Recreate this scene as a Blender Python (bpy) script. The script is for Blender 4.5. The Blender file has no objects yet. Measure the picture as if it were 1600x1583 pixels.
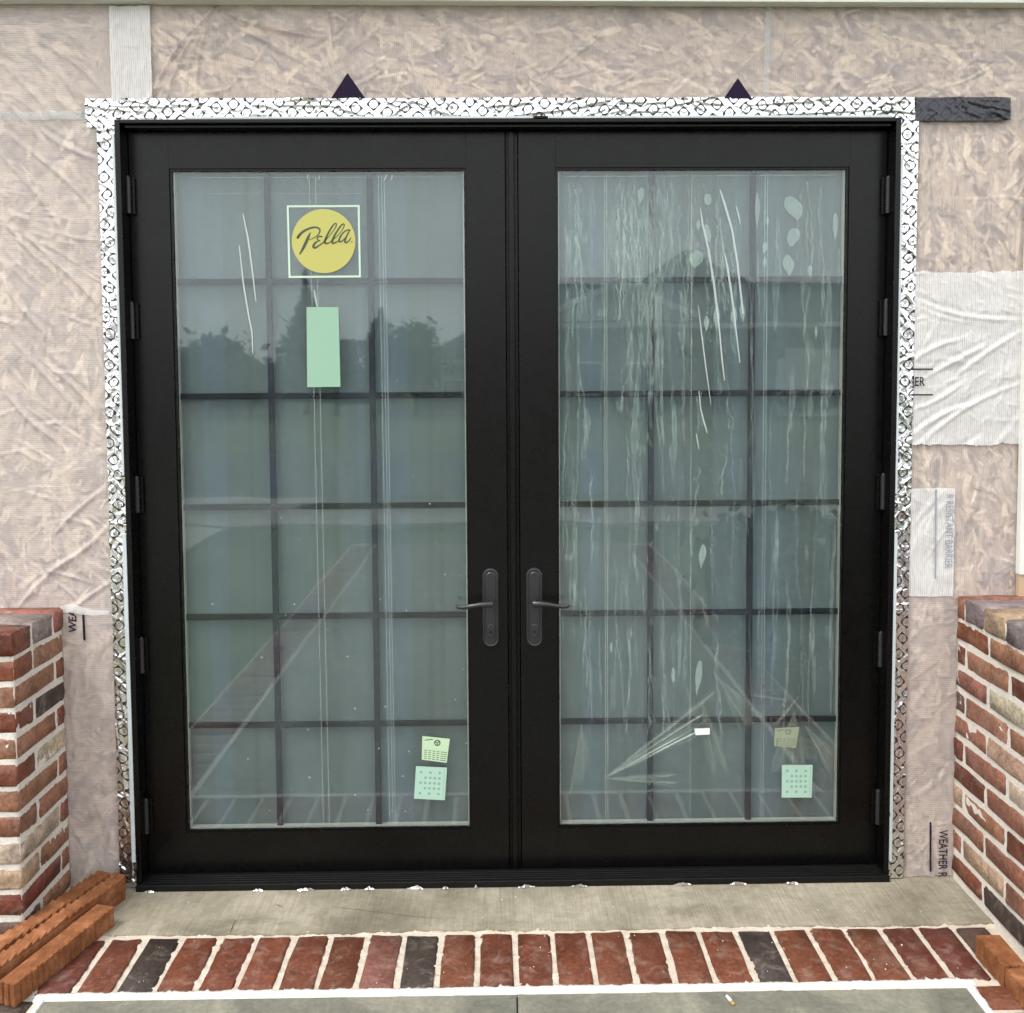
import bpy, bmesh, math, random
import numpy as np
from mathutils import Matrix, Vector

random.seed(7)
RNG = np.random.default_rng(7)
scene = bpy.context.scene

# ------------------------------------------------------------------ camera
cam_data = bpy.data.cameras.new('camera')
cam = bpy.data.objects.new('camera', cam_data)
scene.collection.objects.link(cam)
_r = Vector((0.99989, -0.01403, -0.00600)); _u = Vector((0.00678, 0.05730, 0.99833)); _w = Vector((0.01366, 0.99826, -0.05739))
_w.normalize(); _r = (_r - _w * _r.dot(_w)).normalized(); _u = _r.cross(_w)
M = Matrix.Identity(4)
for i in range(3):
    M[i][0] = _r[i]; M[i][1] = _u[i]; M[i][2] = -_w[i]
M.translation = (-0.0423, -2.9807, 1.6024)
cam.matrix_world = M
cam_data.sensor_fit = 'HORIZONTAL'
cam_data.sensor_width = 36.0
cam_data.lens = 33.3
cam_data.shift_y = -0.0706
cam_data.clip_start = 0.05
cam_data.clip_end = 2000
scene.camera = cam

# ------------------------------------------------------------------ sky, sun, exposure (overcast day)
SUN_EL, SUN_AZ = math.radians(60), math.radians(232)
world = bpy.data.worlds.new('World'); scene.world = world; world.use_nodes = True
wn = world.node_tree.nodes; wl = world.node_tree.links; wn.clear()
w_out = wn.new('ShaderNodeOutputWorld'); w_bg = wn.new('ShaderNodeBackground')
w_sky = wn.new('ShaderNodeTexSky'); w_sky.sky_type = 'NISHITA'; w_sky.sun_disc = False
w_sky.sun_elevation = SUN_EL; w_sky.sun_rotation = SUN_AZ; w_sky.air_density = 1.0; w_sky.dust_density = 4.0
w_hs = wn.new('ShaderNodeHueSaturation'); w_hs.inputs['Saturation'].default_value = 0.16
w_mix = wn.new('ShaderNodeMix'); w_mix.data_type = 'RGBA'; w_mix.inputs[0].default_value = 0.72
w_mix.inputs[7].default_value = (11.3, 11.5, 11.7, 1)
w_bg.inputs['Strength'].default_value = 0.125
wl.new(w_sky.outputs[0], w_hs.inputs['Color']); wl.new(w_hs.outputs[0], w_mix.inputs[6])
wl.new(w_mix.outputs[2], w_bg.inputs['Color']); wl.new(w_bg.outputs[0], w_out.inputs[0])

sun_d = bpy.data.lights.new('sun', 'SUN'); sun_d.energy = 1.4; sun_d.angle = math.radians(18); sun_d.color = (1.0, 0.96, 0.90)
sun = bpy.data.objects.new('sun', sun_d); scene.collection.objects.link(sun)
# the sun stands behind and above the photographer, veiled by cloud
_sd = Vector((math.sin(SUN_AZ) * math.cos(SUN_EL), math.cos(SUN_AZ) * math.cos(SUN_EL), math.sin(SUN_EL)))
sun.rotation_euler = (-_sd).to_track_quat('-Z', 'Y').to_euler()
sun.location = (0, -8, 12)

scene.view_settings.view_transform = 'Standard'
scene.view_settings.look = 'None'
scene.view_settings.exposure = 0.72
scene.view_settings.gamma = 1.0
scene.cycles.max_bounces = 5
scene.cycles.diffuse_bounces = 2
scene.cycles.glossy_bounces = 3
scene.cycles.transmission_bounces = 3
scene.cycles.use_adaptive_sampling = True
scene.cycles.adaptive_threshold = 0.045
scene.cycles.transparent_max_bounces = 16
scene.cycles.caustics_reflective = False

# ------------------------------------------------------------------ helpers
COL = scene.collection
WORLD_LOC = {}

def lin(r, g, b):
    def f(c):
        c /= 255.0
        return c / 12.92 if c <= 0.04045 else ((c + 0.055) / 1.055) ** 2.4
    return (f(r), f(g), f(b), 1.0)

class MB:
    """collects geometry in world coordinates"""
    def __init__(s): s.v = []; s.f = []; s.uv = {}
    def add(s, v, f):
        n = len(s.v); s.v += [tuple(p) for p in v]; s.f += [tuple(i + n for i in q) for q in f]; return s
    def box(s, x0, x1, y0, y1, z0, z1, bev=0.0, seg=2):
        if bev <= 0:
            v = [(x0,y0,z0),(x1,y0,z0),(x1,y1,z0),(x0,y1,z0),(x0,y0,z1),(x1,y0,z1),(x1,y1,z1),(x0,y1,z1)]
            f = [(0,3,2,1),(4,5,6,7),(0,1,5,4),(1,2,6,5),(2,3,7,6),(3,0,4,7)]
            return s.add(v, f)
        bm = bmesh.new(); bmesh.ops.create_cube(bm, size=1)
        for q in bm.verts:
            q.co = Vector(((x0+x1)/2 + q.co.x*(x1-x0), (y0+y1)/2 + q.co.y*(y1-y0), (z0+z1)/2 + q.co.z*(z1-z0)))
        bmesh.ops.bevel(bm, geom=list(bm.edges), offset=bev, segments=seg, affect='EDGES', profile=0.5)
        return s.bm(bm)
    def bm(s, bm):
        bm.verts.ensure_lookup_table(); bm.verts.index_update()
        s.add([tuple(q.co) for q in bm.verts], [tuple(q.index for q in f.verts) for f in bm.faces]); bm.free(); return s
    def prism(s, pts, y0, y1):
        """outline in the x,z plane (counter-clockwise seen from -y), from y0 (front) to y1"""
        n = len(pts)
        v = [(p[0], y0, p[1]) for p in pts] + [(p[0], y1, p[1]) for p in pts]
        f = [tuple(range(n)), tuple(range(2*n-1, n-1, -1))]
        f += [(i, n+i, n+(i+1) % n, (i+1) % n) for i in range(n)]
        return s.add(v, f)
    def ribbon(s, pts, y, closed=False, thick=0.0004):
        """flat stroke in the x,z plane: pts = (x, z, width)"""
        P = [np.array(p[:2], float) for p in pts]; W = [p[2] for p in pts]
        L, Rr = [], []
        for i, p in enumerate(P):
            a = P[max(i-1, 0)]; b = P[min(i+1, len(P)-1)]
            t = b - a; t = t / (np.linalg.norm(t) + 1e-9); nrm = np.array((-t[1], t[0]))
            L.append(p + nrm*W[i]/2); Rr.append(p - nrm*W[i]/2)
        v = [(q[0], y, q[1]) for q in L] + [(q[0], y, q[1]) for q in Rr]
        n = len(P); f = []
        for i in range(n-1): f.append((i, i+1, n+i+1, n+i))
        s.add(v, f)
        for e, w in ((0, W[0]), (n-1, W[-1])):
            if w > 0.0012:
                c = P[e]; k = 10
                s.add([(c[0]+w/2*math.cos(2*math.pi*j/k), y, c[1]+w/2*math.sin(2*math.pi*j/k)) for j in range(k)], [tuple(range(k))])
        return s
    def soft(s, pts, y, cols, peak=1.0):
        """stroke whose opacity fades to the sides and ends (needs the tint attribute)"""
        P = [np.array(p[:2], float) for p in pts]; n = len(P); v = []; f = []
        for i, p in enumerate(P):
            t = P[min(i+1, n-1)] - P[max(i-1, 0)]; t = t/(np.linalg.norm(t)+1e-9); nr = np.array((-t[1], t[0])); w = pts[i][2]
            e = peak*(0.0 if i in (0, n-1) else 1.0)*(pts[i][3] if len(pts[i]) > 3 else 1.0)
            for k, a in ((-0.55, 0.0), (-0.42, 0.9), (0.0, 0.42), (0.40, 1.0), (0.55, 0.0)):
                q = p + nr*w*k; v.append((q[0], y, q[1])); cols.append((a*e, a*e, a*e, 1))
        for i in range(n-1):
            for k in range(4): f.append((i*5+k, i*5+k+1, (i+1)*5+k+1, (i+1)*5+k))
        return s.add(v, f)
    def tube(s, pts, rad, k=10, cap=True):
        n = len(pts); rad = [rad]*n if not hasattr(rad, '__len__') else rad
        P = [Vector(p) for p in pts]; base = len(s.v); vv = []; ff = []
        for i, p in enumerate(P):
            t = (P[min(i+1, n-1)] - P[max(i-1, 0)]).normalized()
            a = t.cross(Vector((0, 0, 1)));
            if a.length < 1e-3: a = t.cross(Vector((1, 0, 0)))
            a.normalize(); b = t.cross(a)
            for j in range(k):
                g = 2*math.pi*j/k; vv.append(tuple(p + (a*math.cos(g) + b*math.sin(g))*rad[i]))
        for i in range(n-1):
            for j in range(k):
                ff.append((i*k+j, i*k+(j+1) % k, (i+1)*k+(j+1) % k, (i+1)*k+j))
        if cap: ff += [tuple(range(k-1, -1, -1)), tuple(range((n-1)*k, n*k))]
        return s.add(vv, ff)

def setprops(o, label=None, cat=None, group=None, kind=None):
    if label: o['label'] = label
    if cat: o['category'] = cat
    if group: o['group'] = group
    if kind: o['kind'] = kind
    return o

def empty(name, loc, label=None, cat=None, group=None, kind=None):
    o = bpy.data.objects.new(name, None); o.location = loc; o.empty_display_size = 0.1
    COL.objects.link(o); WORLD_LOC[o.name] = Vector(loc)
    return setprops(o, label, cat, group, kind)

def build(name, mb, mat, parent=None, label=None, cat=None, group=None, kind=None, smooth=False, uv=None, cols=None, sharp=None):
    v = np.array(mb.v, float)
    lo, hi = v.min(0), v.max(0)
    org = Vector(((lo[0]+hi[0])/2, (lo[1]+hi[1])/2, lo[2]))
    me = bpy.data.meshes.new(name)
    me.from_pydata((v - np.array(org)).tolist(), [], mb.f)
    if smooth: me.polygons.foreach_set('use_smooth', [True]*len(me.polygons))
    if uv is not None:
        lay = me.uv_layers.new(name='UVMap')
        li = np.empty(len(me.loops), dtype=np.int32); me.loops.foreach_get('vertex_index', li)
        lay.data.foreach_set('uv', np.array(uv, float)[li].ravel())
    if cols is not None:
        a = me.color_attributes.new(name='tint', type='FLOAT_COLOR', domain='POINT')
        a.data.foreach_set('color', np.array(cols, float).ravel())
    if mat is not None: me.materials.append(mat)
    me.update()
    if sharp and smooth:
        try: me.set_sharp_from_angle(angle=sharp)
        except Exception: pass
    o = bpy.data.objects.new(name, me); COL.objects.link(o)
    WORLD_LOC[o.name] = org
    if parent is not None:
        o.parent = parent; o.location = org - WORLD_LOC[parent.name]
    else: o.location = org
    return setprops(o, label, cat, group, kind)

# ------------------------------------------------------------------ material helpers
class NT:
    def __init__(s, name):
        s.m = bpy.data.materials.new(name); s.m.use_nodes = True; s.t = s.m.node_tree; s.t.nodes.clear()
        s.out = s.n('OutputMaterial')
    def n(s, t, **kw):
        q = s.t.nodes.new('ShaderNode' + t)
        for k, v in kw.items(): setattr(q, k, v)
        return q
    def set(s, sock, v):
        if v is None: return
        if isinstance(v, bpy.types.NodeSocket): s.t.links.new(v, sock)
        else: sock.default_value = v
    def coord(s, kind='Object'): return s.n('TexCoord').outputs[kind]
    def mapping(s, vec, scale=(1,1,1), rot=(0,0,0), loc=(0,0,0)):
        q = s.n('Mapping'); s.set(q.inputs['Vector'], vec); q.inputs['Scale'].default_value = scale
        q.inputs['Rotation'].default_value = rot; q.inputs['Location'].default_value = loc; return q.outputs[0]
    def noise(s, vec, scale, detail=4, rough=0.55, dist=0.0):
        q = s.n('TexNoise'); s.set(q.inputs['Vector'], vec); q.inputs['Scale'].default_value = scale
        q.inputs['Detail'].default_value = detail; q.inputs['Roughness'].default_value = rough
        q.inputs['Distortion'].default_value = dist; return q.outputs['Fac']
    def ramp(s, fac, stops, interp='LINEAR'):
        q = s.n('ValToRGB'); s.set(q.inputs[0], fac); cr = q.color_ramp; cr.interpolation = interp
        while len(cr.elements) < len(stops): cr.elements.new(0.5)
        for e, (p, c) in zip(cr.elements, stops):
            e.position = p; e.color = c if len(c) == 4 else (c[0], c[1], c[2], 1)
        return q.outputs[0]
    def math(s, op, a, b=None, c=None, clamp=False):
        q = s.n('Math', operation=op, use_clamp=clamp)
        for i, v in enumerate((a, b, c)):
            if v is not None: s.set(q.inputs[i], v)
        return q.outputs[0]
    def mix(s, fac, a, b, mode='MIX'):
        q = s.n('Mix', data_type='RGBA', blend_type=mode); s.set(q.inputs[0], fac); s.set(q.inputs[6], a); s.set(q.inputs[7], b); return q.outputs[2]
    def maprange(s, v, a, b, c, d):
        q = s.n('MapRange'); s.set(q.inputs[0], v)
        for i, k in enumerate((a, b, c, d)): q.inputs[i+1].default_value = k
        return q.outputs[0]
    def bump(s, h, strength, dist, normal=None):
        q = s.n('Bump'); s.set(q.inputs['Height'], h); q.inputs['Strength'].default_value = strength
        q.inputs['Distance'].default_value = dist
        if normal is not None: s.set(q.inputs['Normal'], normal)
        return q.outputs[0]
    def principled(s, base, rough=0.6, normal=None, metal=0.0, spec=0.5, **kw):
        q = s.n('BsdfPrincipled'); s.set(q.inputs['Base Color'], base); s.set(q.inputs['Roughness'], rough)
        s.set(q.inputs['Metallic'], metal); s.set(q.inputs['Specular IOR Level'], spec)
        if normal is not None: s.set(q.inputs['Normal'], normal)
        for k, v in kw.items(): s.set(q.inputs[k], v)
        return q.outputs[0]
    def mixsh(s, fac, a, b):
        q = s.n('MixShader'); s.set(q.inputs[0], fac); s.t.links.new(a, q.inputs[1]); s.t.links.new(b, q.inputs[2]); return q.outputs[0]
    def done(s, sh): s.t.links.new(sh, s.out.inputs[0]); return s.m

def simple(name, col, rough=0.6, metal=0.0, spec=0.5, nscale=None, namp=0.0, bump=0.0, bscale=200):
    t = NT(name); co = t.coord()
    c = col
    if nscale:
        k = t.noise(co, nscale, 5)
        c = t.mix(1.0, col, t.ramp(k, [(0.25, (1-namp,)*3), (0.75, (1+namp,)*3)]), 'MULTIPLY')
    nm = t.bump(t.noise(co, bscale, 4), 0.6, bump) if bump else None
    return t.done(t.principled(c, rough, nm, metal, spec))

# --- brick: the colour of each brick is the object's own colour
def mat_brick(name='brick_clay', gloss=0.62, chalk=0.3, mottle=1.0):
    t = NT(name); co = t.coord(); oi = t.n('ObjectInfo')
    rnd = t.math('MULTIPLY', oi.outputs['Random'], 37.0)
    vv = t.n('VectorMath', operation='ADD'); t.set(vv.inputs[0], co); t.set(vv.inputs[1], rnd); v = vv.outputs[0]
    n1 = t.noise(v, 16, 6, 0.6); n2 = t.noise(v, 90, 5, 0.6); n3 = t.noise(v, 420, 3, 0.6)
    c = t.mix(1.0, oi.outputs['Color'], t.ramp(n1, [(0.28, (1-0.48*mottle, 1-0.5*mottle, 1-0.5*mottle)), (0.5, (1.0, 1.0, 1.0)), (0.72, (1+0.42*mottle, 1+0.38*mottle, 1+0.34*mottle))]), 'MULTIPLY')
    c = t.mix(1.0, c, t.ramp(n2, [(0.3, (0.58, 0.58, 0.58)), (0.7, (1.30, 1.30, 1.30))]), 'MULTIPLY')
    ch = t.math('MULTIPLY', t.ramp(t.noise(v, 23, 7, 0.7, 0.6), [(0.50, (0,0,0)), (0.72, (1,1,1))]), chalk)
    c = t.mix(ch, c, (0.50, 0.41, 0.35, 1))
    sp = t.ramp(n3, [(0.68, (0,0,0)), (0.74, (1,1,1))])
    c = t.mix(t.math('MULTIPLY', sp, 0.35), c, (0.05, 0.035, 0.03, 1))
    h = t.math('ADD', t.math('MULTIPLY', n2, 0.7), t.math('MULTIPLY', n3, 0.4))
    return t.done(t.principled(c, gloss, t.bump(h, 0.9, 0.0035), 0, 0.4))
M_BRICK = mat_brick()
M_BRICK_WET = mat_brick('brick_clay_damp', 0.30, 0.18)
M_PAVER = mat_brick('paver_clay', 0.6, 0.26, 0.55)

def mat_mortar(name, ca, cb):
    t = NT(name); co = t.coord()
    n1 = t.noise(co, 14, 5, 0.6); n2 = t.noise(co, 160, 5, 0.7); n3 = t.noise(co, 600, 2)
    c = t.mix(n1, ca, cb)
    c = t.mix(1.0, c, t.ramp(n2, [(0.3, (0.78, 0.77, 0.76)), (0.65, (1.06, 1.06, 1.06))]), 'MULTIPLY')
    h = t.math('ADD', n2, t.math('MULTIPLY', n3, 0.5))
    return t.done(t.principled(c, 0.9, t.bump(h, 0.9, 0.004), 0, 0.2))
M_MORTAR = mat_mortar('mortar_cream', (0.80, 0.72, 0.64, 1), (0.87, 0.83, 0.77, 1))
M_JOINT = mat_mortar('mortar_sand', (0.62, 0.52, 0.41, 1), (0.76, 0.69, 0.60, 1))
M_WHITE_MORTAR = mat_mortar('mortar_white', (0.80, 0.77, 0.71, 1), (0.88, 0.86, 0.82, 1))

def mat_concrete():
    t = NT('broomed_concrete'); co = t.coord()
    n1 = t.noise(co, 3.2, 6, 0.62, 0.4); n2 = t.noise(co, 40, 5, 0.65)
    br = t.noise(t.mapping(co, (170, 5, 5)), 1.0, 3, 0.6)
    c = t.ramp(n1, [(0.32, (0.185, 0.165, 0.118)), (0.48, (0.290, 0.260, 0.195)), (0.64, (0.390, 0.352, 0.275))])
    c = t.mix(1.0, c, t.ramp(n2, [(0.28, (0.80, 0.80, 0.79)), (0.7, (1.10, 1.10, 1.10))]), 'MULTIPLY')
    c = t.mix(1.0, c, t.ramp(br, [(0.3, (0.84, 0.84, 0.83)), (0.7, (1.07, 1.07, 1.07))]), 'MULTIPLY')
    st = t.ramp(t.noise(t.mapping(co, (2.2, 5, 1), loc=(3.1, 1.2, 0)), 1.3, 6, 0.65, 0.8), [(0.56, (0,0,0)), (0.68, (1,1,1))])
    c = t.mix(t.math('MULTIPLY', st, 0.6), c, (0.15, 0.135, 0.095, 1))
    sp = t.ramp(t.noise(co, 75, 2), [(0.72, (0,0,0)), (0.77, (1,1,1))])
    c = t.mix(t.math('MULTIPLY', sp, 0.5), c, (0.12, 0.11, 0.09, 1))
    h = t.math('ADD', t.math('MULTIPLY', br, 0.8), t.math('MULTIPLY', n2, 0.5))
    return t.done(t.principled(c, 0.85, t.bump(h, 0.8, 0.004), 0, 0.3))
M_CONC = mat_concrete()

def mat_bluestone():
    t = NT('bluestone'); co = t.coord()
    n1 = t.noise(co, 5, 7, 0.65, 0.5); n2 = t.noise(co, 60, 5, 0.7)
    c = t.ramp(n1, [(0.3, (0.11, 0.11, 0.088)), (0.5, (0.18, 0.175, 0.14)), (0.7, (0.27, 0.256, 0.20))])
    c = t.mix(1.0, c, t.ramp(n2, [(0.3, (0.75, 0.75, 0.75)), (0.7, (1.2, 1.2, 1.2))]), 'MULTIPLY')
    return t.done(t.principled(c, 0.72, t.bump(t.math('ADD', n1, n2), 0.6, 0.004), 0, 0.4))
M_STONE = mat_bluestone()

# --- oriented strand board
def mat_strand():
    t = NT('wood_strand'); co = t.coord(); a = t.n('VertexColor', layer_name='tint')
    n = t.noise(t.mapping(co, (60, 60, 9)), 1.0, 4)
    c = t.mix(1.0, a.outputs[0], t.ramp(n, [(0.3, (0.8, 0.78, 0.75)), (0.7, (1.12, 1.12, 1.1))]), 'MULTIPLY')
    return t.done(t.principled(c, 0.75, None, 0, 0.25))
M_STRAND = mat_strand()
M_OSB = simple('strand_board', (0.36, 0.27, 0.22, 1), 0.8, nscale=30, namp=0.3)

# --- woven house wrap: milky, translucent, fine ribs
def mat_wrap(name, vertical, opacity, col, rib=0.0064):
    t = NT(name); co = t.coord(); sx = t.n('SeparateXYZ'); t.set(sx.inputs[0], co)
    k = t.math('ADD', sx.outputs['X' if vertical else 'Z'], t.math('MULTIPLY', t.noise(co, 4, 0), 0.012))
    rb = t.math('SINE', t.math('MULTIPLY', k, 2*math.pi/rib))
    brk = t.noise(t.mapping(co, (300, 300, 22) if vertical else (22, 300, 300)), 1.0, 1, 0.6)
    thr = t.ramp(t.math('MULTIPLY_ADD', rb, 0.32, brk), [(0.50, (0,0,0)), (0.86, (1,1,1))])
    k2 = t.math('ADD', sx.outputs['Z' if vertical else 'X'], 0.0)
    rb2 = t.math('SINE', t.math('MULTIPLY', k2, 2*math.pi/(rib*0.8)))
    n1 = t.noise(co, 5, 2, 0.6)
    n5 = t.noise(co, 38, 2, 0.6)
    c = t.mix(1.0, col, t.ramp(n1, [(0.3, (0.90, 0.90, 0.92)), (0.7, (1.05, 1.05, 1.04))]), 'MULTIPLY')
    c = t.mix(t.math('MULTIPLY', thr, 0.62), c, (0.30, 0.26, 0.26, 1))
    op = t.math('ADD', t.math('MULTIPLY', n5, 0.20), opacity - 0.10)
    op = t.math('ADD', op, t.math('MULTIPLY', thr, 0.16), clamp=True)
    h = t.math('ADD', t.math('MULTIPLY', rb, 0.5), t.math('MULTIPLY', rb2, 0.2))
    nm = t.bump(h, 0.35, 0.0010, t.bump(n5, 0.5, 0.004))
    d = t.principled(c, 0.48, nm, 0, 0.35)
    tr = t.n('BsdfTransparent'); tr.inputs[0].default_value = (0.99, 0.97, 0.95, 1)
    return t.done(t.mixsh(op, tr.outputs[0], d))
M_WRAP_H = mat_wrap('house_wrap_horizontal_rib', False, 0.46, (0.86, 0.775, 0.72, 1))
M_WRAP_V = mat_wrap('house_wrap_vertical_rib', True, 0.38, (0.84, 0.755, 0.695, 1))
M_WRAP_W = mat_wrap('house_wrap_white', True, 0.74, (0.86, 0.85, 0.83, 1))
M_INK = simple('wrap_ink', (0.018, 0.012, 0.030, 1), 0.8, 0, 0.15)
M_INK_FAINT = simple('wrap_ink_faded', (0.27, 0.29, 0.37, 1), 0.6)
M_TRIANGLE = simple('violet_black_print', (0.020, 0.011, 0.034, 1), 0.8, 0, 0.15, nscale=14, namp=0.4)
M_BLUE_LINE = simple('pale_blue_tape', (0.50, 0.56, 0.56, 1), 0.6)

# --- foil flashing tape with a printed lattice of ringed diamonds
def mat_foil(name, base, rough=0.16):
    t = NT(name); uv = t.coord('UV'); sx = t.n('SeparateXYZ'); t.set(sx.inputs[0], uv)
    U, V = sx.outputs['X'], sx.outputs['Y']
    a1, a2 = (0.0520, 0.0150), (0.0390, -0.0275)
    det = a1[0]*a2[1] - a1[1]*a2[0]
    s_ = t.math('ADD', t.math('MULTIPLY', U, a2[1]/det), t.math('MULTIPLY', V, -a2[0]/det))
    q_ = t.math('ADD', t.math('MULTIPLY', U, -a1[1]/det), t.math('MULTIPLY', V, a1[0]/det))
    fs = t.math('SUBTRACT', s_, t.math('ROUND', s_)); fq = t.math('SUBTRACT', q_, t.math('ROUND', q_))
    dx = t.math('ADD', t.math('MULTIPLY', fs, a1[0]), t.math('MULTIPLY', fq, a2[0]))
    dy = t.math('ADD', t.math('MULTIPLY', fs, a1[1]), t.math('MULTIPLY', fq, a2[1]))
    r = t.math('SQRT', t.math('ADD', t.math('MULTIPLY', dx, dx), t.math('MULTIPLY', dy, dy)))
    dm = t.math('ADD', t.math('ABSOLUTE', dx), t.math('ABSOLUTE', dy))
    ring = t.math('LESS_THAN', t.math('ABSOLUTE', t.math('SUBTRACT', r, 0.0140)), 0.0015)
    dia = t.math('MULTIPLY', t.math('LESS_THAN', dm, 0.0216), t.math('GREATER_THAN', r, 0.0140))
    # a small slanted squiggle inside each ring
    px = t.math('ADD', t.math('MULTIPLY', dx, 0.85), t.math('MULTIPLY', dy, 0.5))
    py = t.math('SUBTRACT', t.math('MULTIPLY', dy, 0.85), t.math('MULTIPLY', dx, 0.5))
    sq = t.math('SUBTRACT', py, t.math('MULTIPLY', t.math('SINE', t.math('MULTIPLY', px, 900)), 0.0022))
    sqm = t.math('MULTIPLY', t.math('LESS_THAN', t.math('ABSOLUTE', sq), 0.0015), t.math('LESS_THAN', r, 0.0085))
    ink = t.math('ADD', t.math('ADD', ring, dia, clamp=True), t.math('MULTIPLY', sqm, 0.7), clamp=True)
    co = t.coord()
    n1 = t.noise(co, 30, 4, 0.6, 0.5); n2 = t.noise(co, 9, 3)
    nm = t.bump(t.math('ADD', n1, n2), 0.35, 0.010)
    met = t.principled(base, rough, nm, 1.0, 0.5)
    dark = t.principled((0.016, 0.016, 0.020, 1), 0.45, nm, 0.0, 0.5)
    return t.done(t.mixsh(ink, met, dark))
M_FOIL = mat_foil('foil_tape', (0.86, 0.86, 0.88, 1), 0.22)
M_FOIL_DARK = mat_foil('foil_tape_dark_reflection', (0.065, 0.065, 0.072, 1), 0.2)  # same foil, its darker reflection put into the base colour
M_FOIL_PLAIN = simple('bare_foil', (0.85, 0.85, 0.86, 1), 0.25, 1.0, bump=0.004, bscale=60)
M_FIN = simple('pale_vinyl_fin', (0.52, 0.58, 0.60, 1), 0.45, nscale=20, namp=0.06)

# --- door
def mat_black():
    t = NT('black_satin_paint'); co = t.coord()
    n = t.noise(co, 900, 2); n2 = t.noise(co, 6, 5)
    c = t.mix(n2, (0.0016, 0.0016, 0.0016, 1), (0.003, 0.003, 0.003, 1))
    rg = t.maprange(t.noise(co, 18, 6, 0.7), 0.3, 0.7, 0.24, 0.32)
    return t.done(t.principled(c, rg, t.bump(n, 0.12, 0.0006), 0, 0.27))
M_BLACK = mat_black()
M_BLACK_METAL = simple('black_hardware', (0.018, 0.018, 0.021, 1), 0.32, 0.0, 0.6)
M_HINGE = simple('hinge_metal', (0.020, 0.020, 0.022, 1), 0.4, 0.0, 0.4)
M_SILL = simple('black_sill', (0.004, 0.004, 0.004, 1), 0.5, 0, 0.25, nscale=60, namp=0.5, bump=0.002, bscale=300)
M_HOLE = simple('key_hole', (0.002, 0.002, 0.002, 1), 0.8)
M_SPACER = simple('pale_spacer', (0.42, 0.43, 0.38, 1), 0.5)
M_GRILLE = simple('slate_blue_grille', (0.006, 0.006, 0.012, 1), 0.7, 0, 0.2)
def mat_glass(name, refl, tint):
    t = NT(name); co = t.coord()
    ge = t.n('NewGeometry'); dt = t.n('VectorMath', operation='DOT_PRODUCT')
    t.set(dt.inputs[0], ge.outputs['Incoming']); t.set(dt.inputs[1], ge.outputs['Normal'])
    q5 = t.math('POWER', t.math('SUBTRACT', 1.0, t.math('ABSOLUTE', dt.outputs['Value']), clamp=True), 5.0)
    fac = t.math('ADD', t.math('MULTIPLY', q5, 0.90), refl, clamp=True)      # same reflectance from both sides
    g = t.n('BsdfGlossy'); g.inputs['Color'].default_value = (0.93, 0.99, 1.0, 1); g.inputs['Roughness'].default_value = 0.02
    nm = t.bump(t.noise(co, 3.5, 1), 0.12, 0.004); t.set(g.inputs['Normal'], nm)
    tr = t.n('BsdfTransparent'); tr.inputs[0].default_value = tint
    return t.done(t.mixsh(fac, tr.outputs[0], g.outputs[0]))
M_GLASS = mat_glass('insulated_glass', 0.048, (0.93, 0.955, 0.95, 1))
def mat_film(name, op, col, dust=0.0, attr=False):
    t = NT(name); co = t.coord()
    o = op
    if attr: o = t.math('MULTIPLY', t.n('VertexColor', layer_name='tint').outputs[0], op)
    if dust:
        n = t.noise(co, 240, 1, 0.5); n2 = t.noise(co, 5, 3, 0.6)
        o = t.math('MULTIPLY', t.maprange(n2, 0.3, 0.7, 0.75, 1.2), op)
        o = t.math('ADD', o, t.math('MULTIPLY', t.ramp(n, [(0.58, (0,0,0)), (0.74, (1,1,1))]), t.math('MULTIPLY', t.ramp(n2, [(0.38, (0,0,0)), (0.62, (1,1,1))]), dust)), clamp=True)
    d = t.principled(col, 0.6, None, 0, 0.1)
    tr = t.n('BsdfTransparent')
    return t.done(t.mixsh(o, tr.outputs[0], d))
M_FILM = mat_film('clear_film', 0.010, (0.66, 0.76, 0.82, 1), 0.17)
M_FILM_BLUE = mat_film('clear_film_overlap', 0.020, (0.50, 0.66, 0.84, 1), 0.07)
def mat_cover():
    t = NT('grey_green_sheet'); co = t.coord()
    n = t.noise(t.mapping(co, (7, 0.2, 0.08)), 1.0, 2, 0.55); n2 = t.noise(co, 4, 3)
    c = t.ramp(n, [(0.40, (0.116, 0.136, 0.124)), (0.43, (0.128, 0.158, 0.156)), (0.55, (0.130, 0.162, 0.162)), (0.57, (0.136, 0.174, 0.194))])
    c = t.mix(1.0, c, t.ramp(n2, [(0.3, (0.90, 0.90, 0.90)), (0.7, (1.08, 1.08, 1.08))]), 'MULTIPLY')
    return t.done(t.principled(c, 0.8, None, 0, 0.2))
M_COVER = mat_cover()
M_FILM_EDGE = mat_film('film_edge', 0.22, (0.85, 0.95, 0.93, 1))
M_FILM_BUBBLE = mat_film('film_bubble', 0.21, (0.72, 0.92, 0.83, 1))
M_FILM_STREAK = mat_film('film_streak', 0.20, (0.70, 0.88, 0.80, 1), attr=True)
M_CREASE = mat_film('film_crease_soft', 0.26, (0.84, 0.96, 0.86, 1))
M_FILM_BRIGHT = mat_film('film_crease', 0.55, (0.74, 0.80, 0.80, 1))
M_YELLOW = mat_film('yellow_print', 0.86, (0.58, 0.55, 0.17, 1))
M_STICK_WHITE = mat_film('pale_green_print', 0.90, (0.62, 0.78, 0.62, 1))
M_STICK_MINT = mat_film('mint_label', 0.92, (0.32, 0.51, 0.38, 1))
M_STICK_PALE = mat_film('pale_mint_label', 0.93, (0.42, 0.62, 0.51, 1))
M_STICK_OLD = mat_film('cream_green_label', 0.90, (0.54, 0.72, 0.48, 1))
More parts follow.
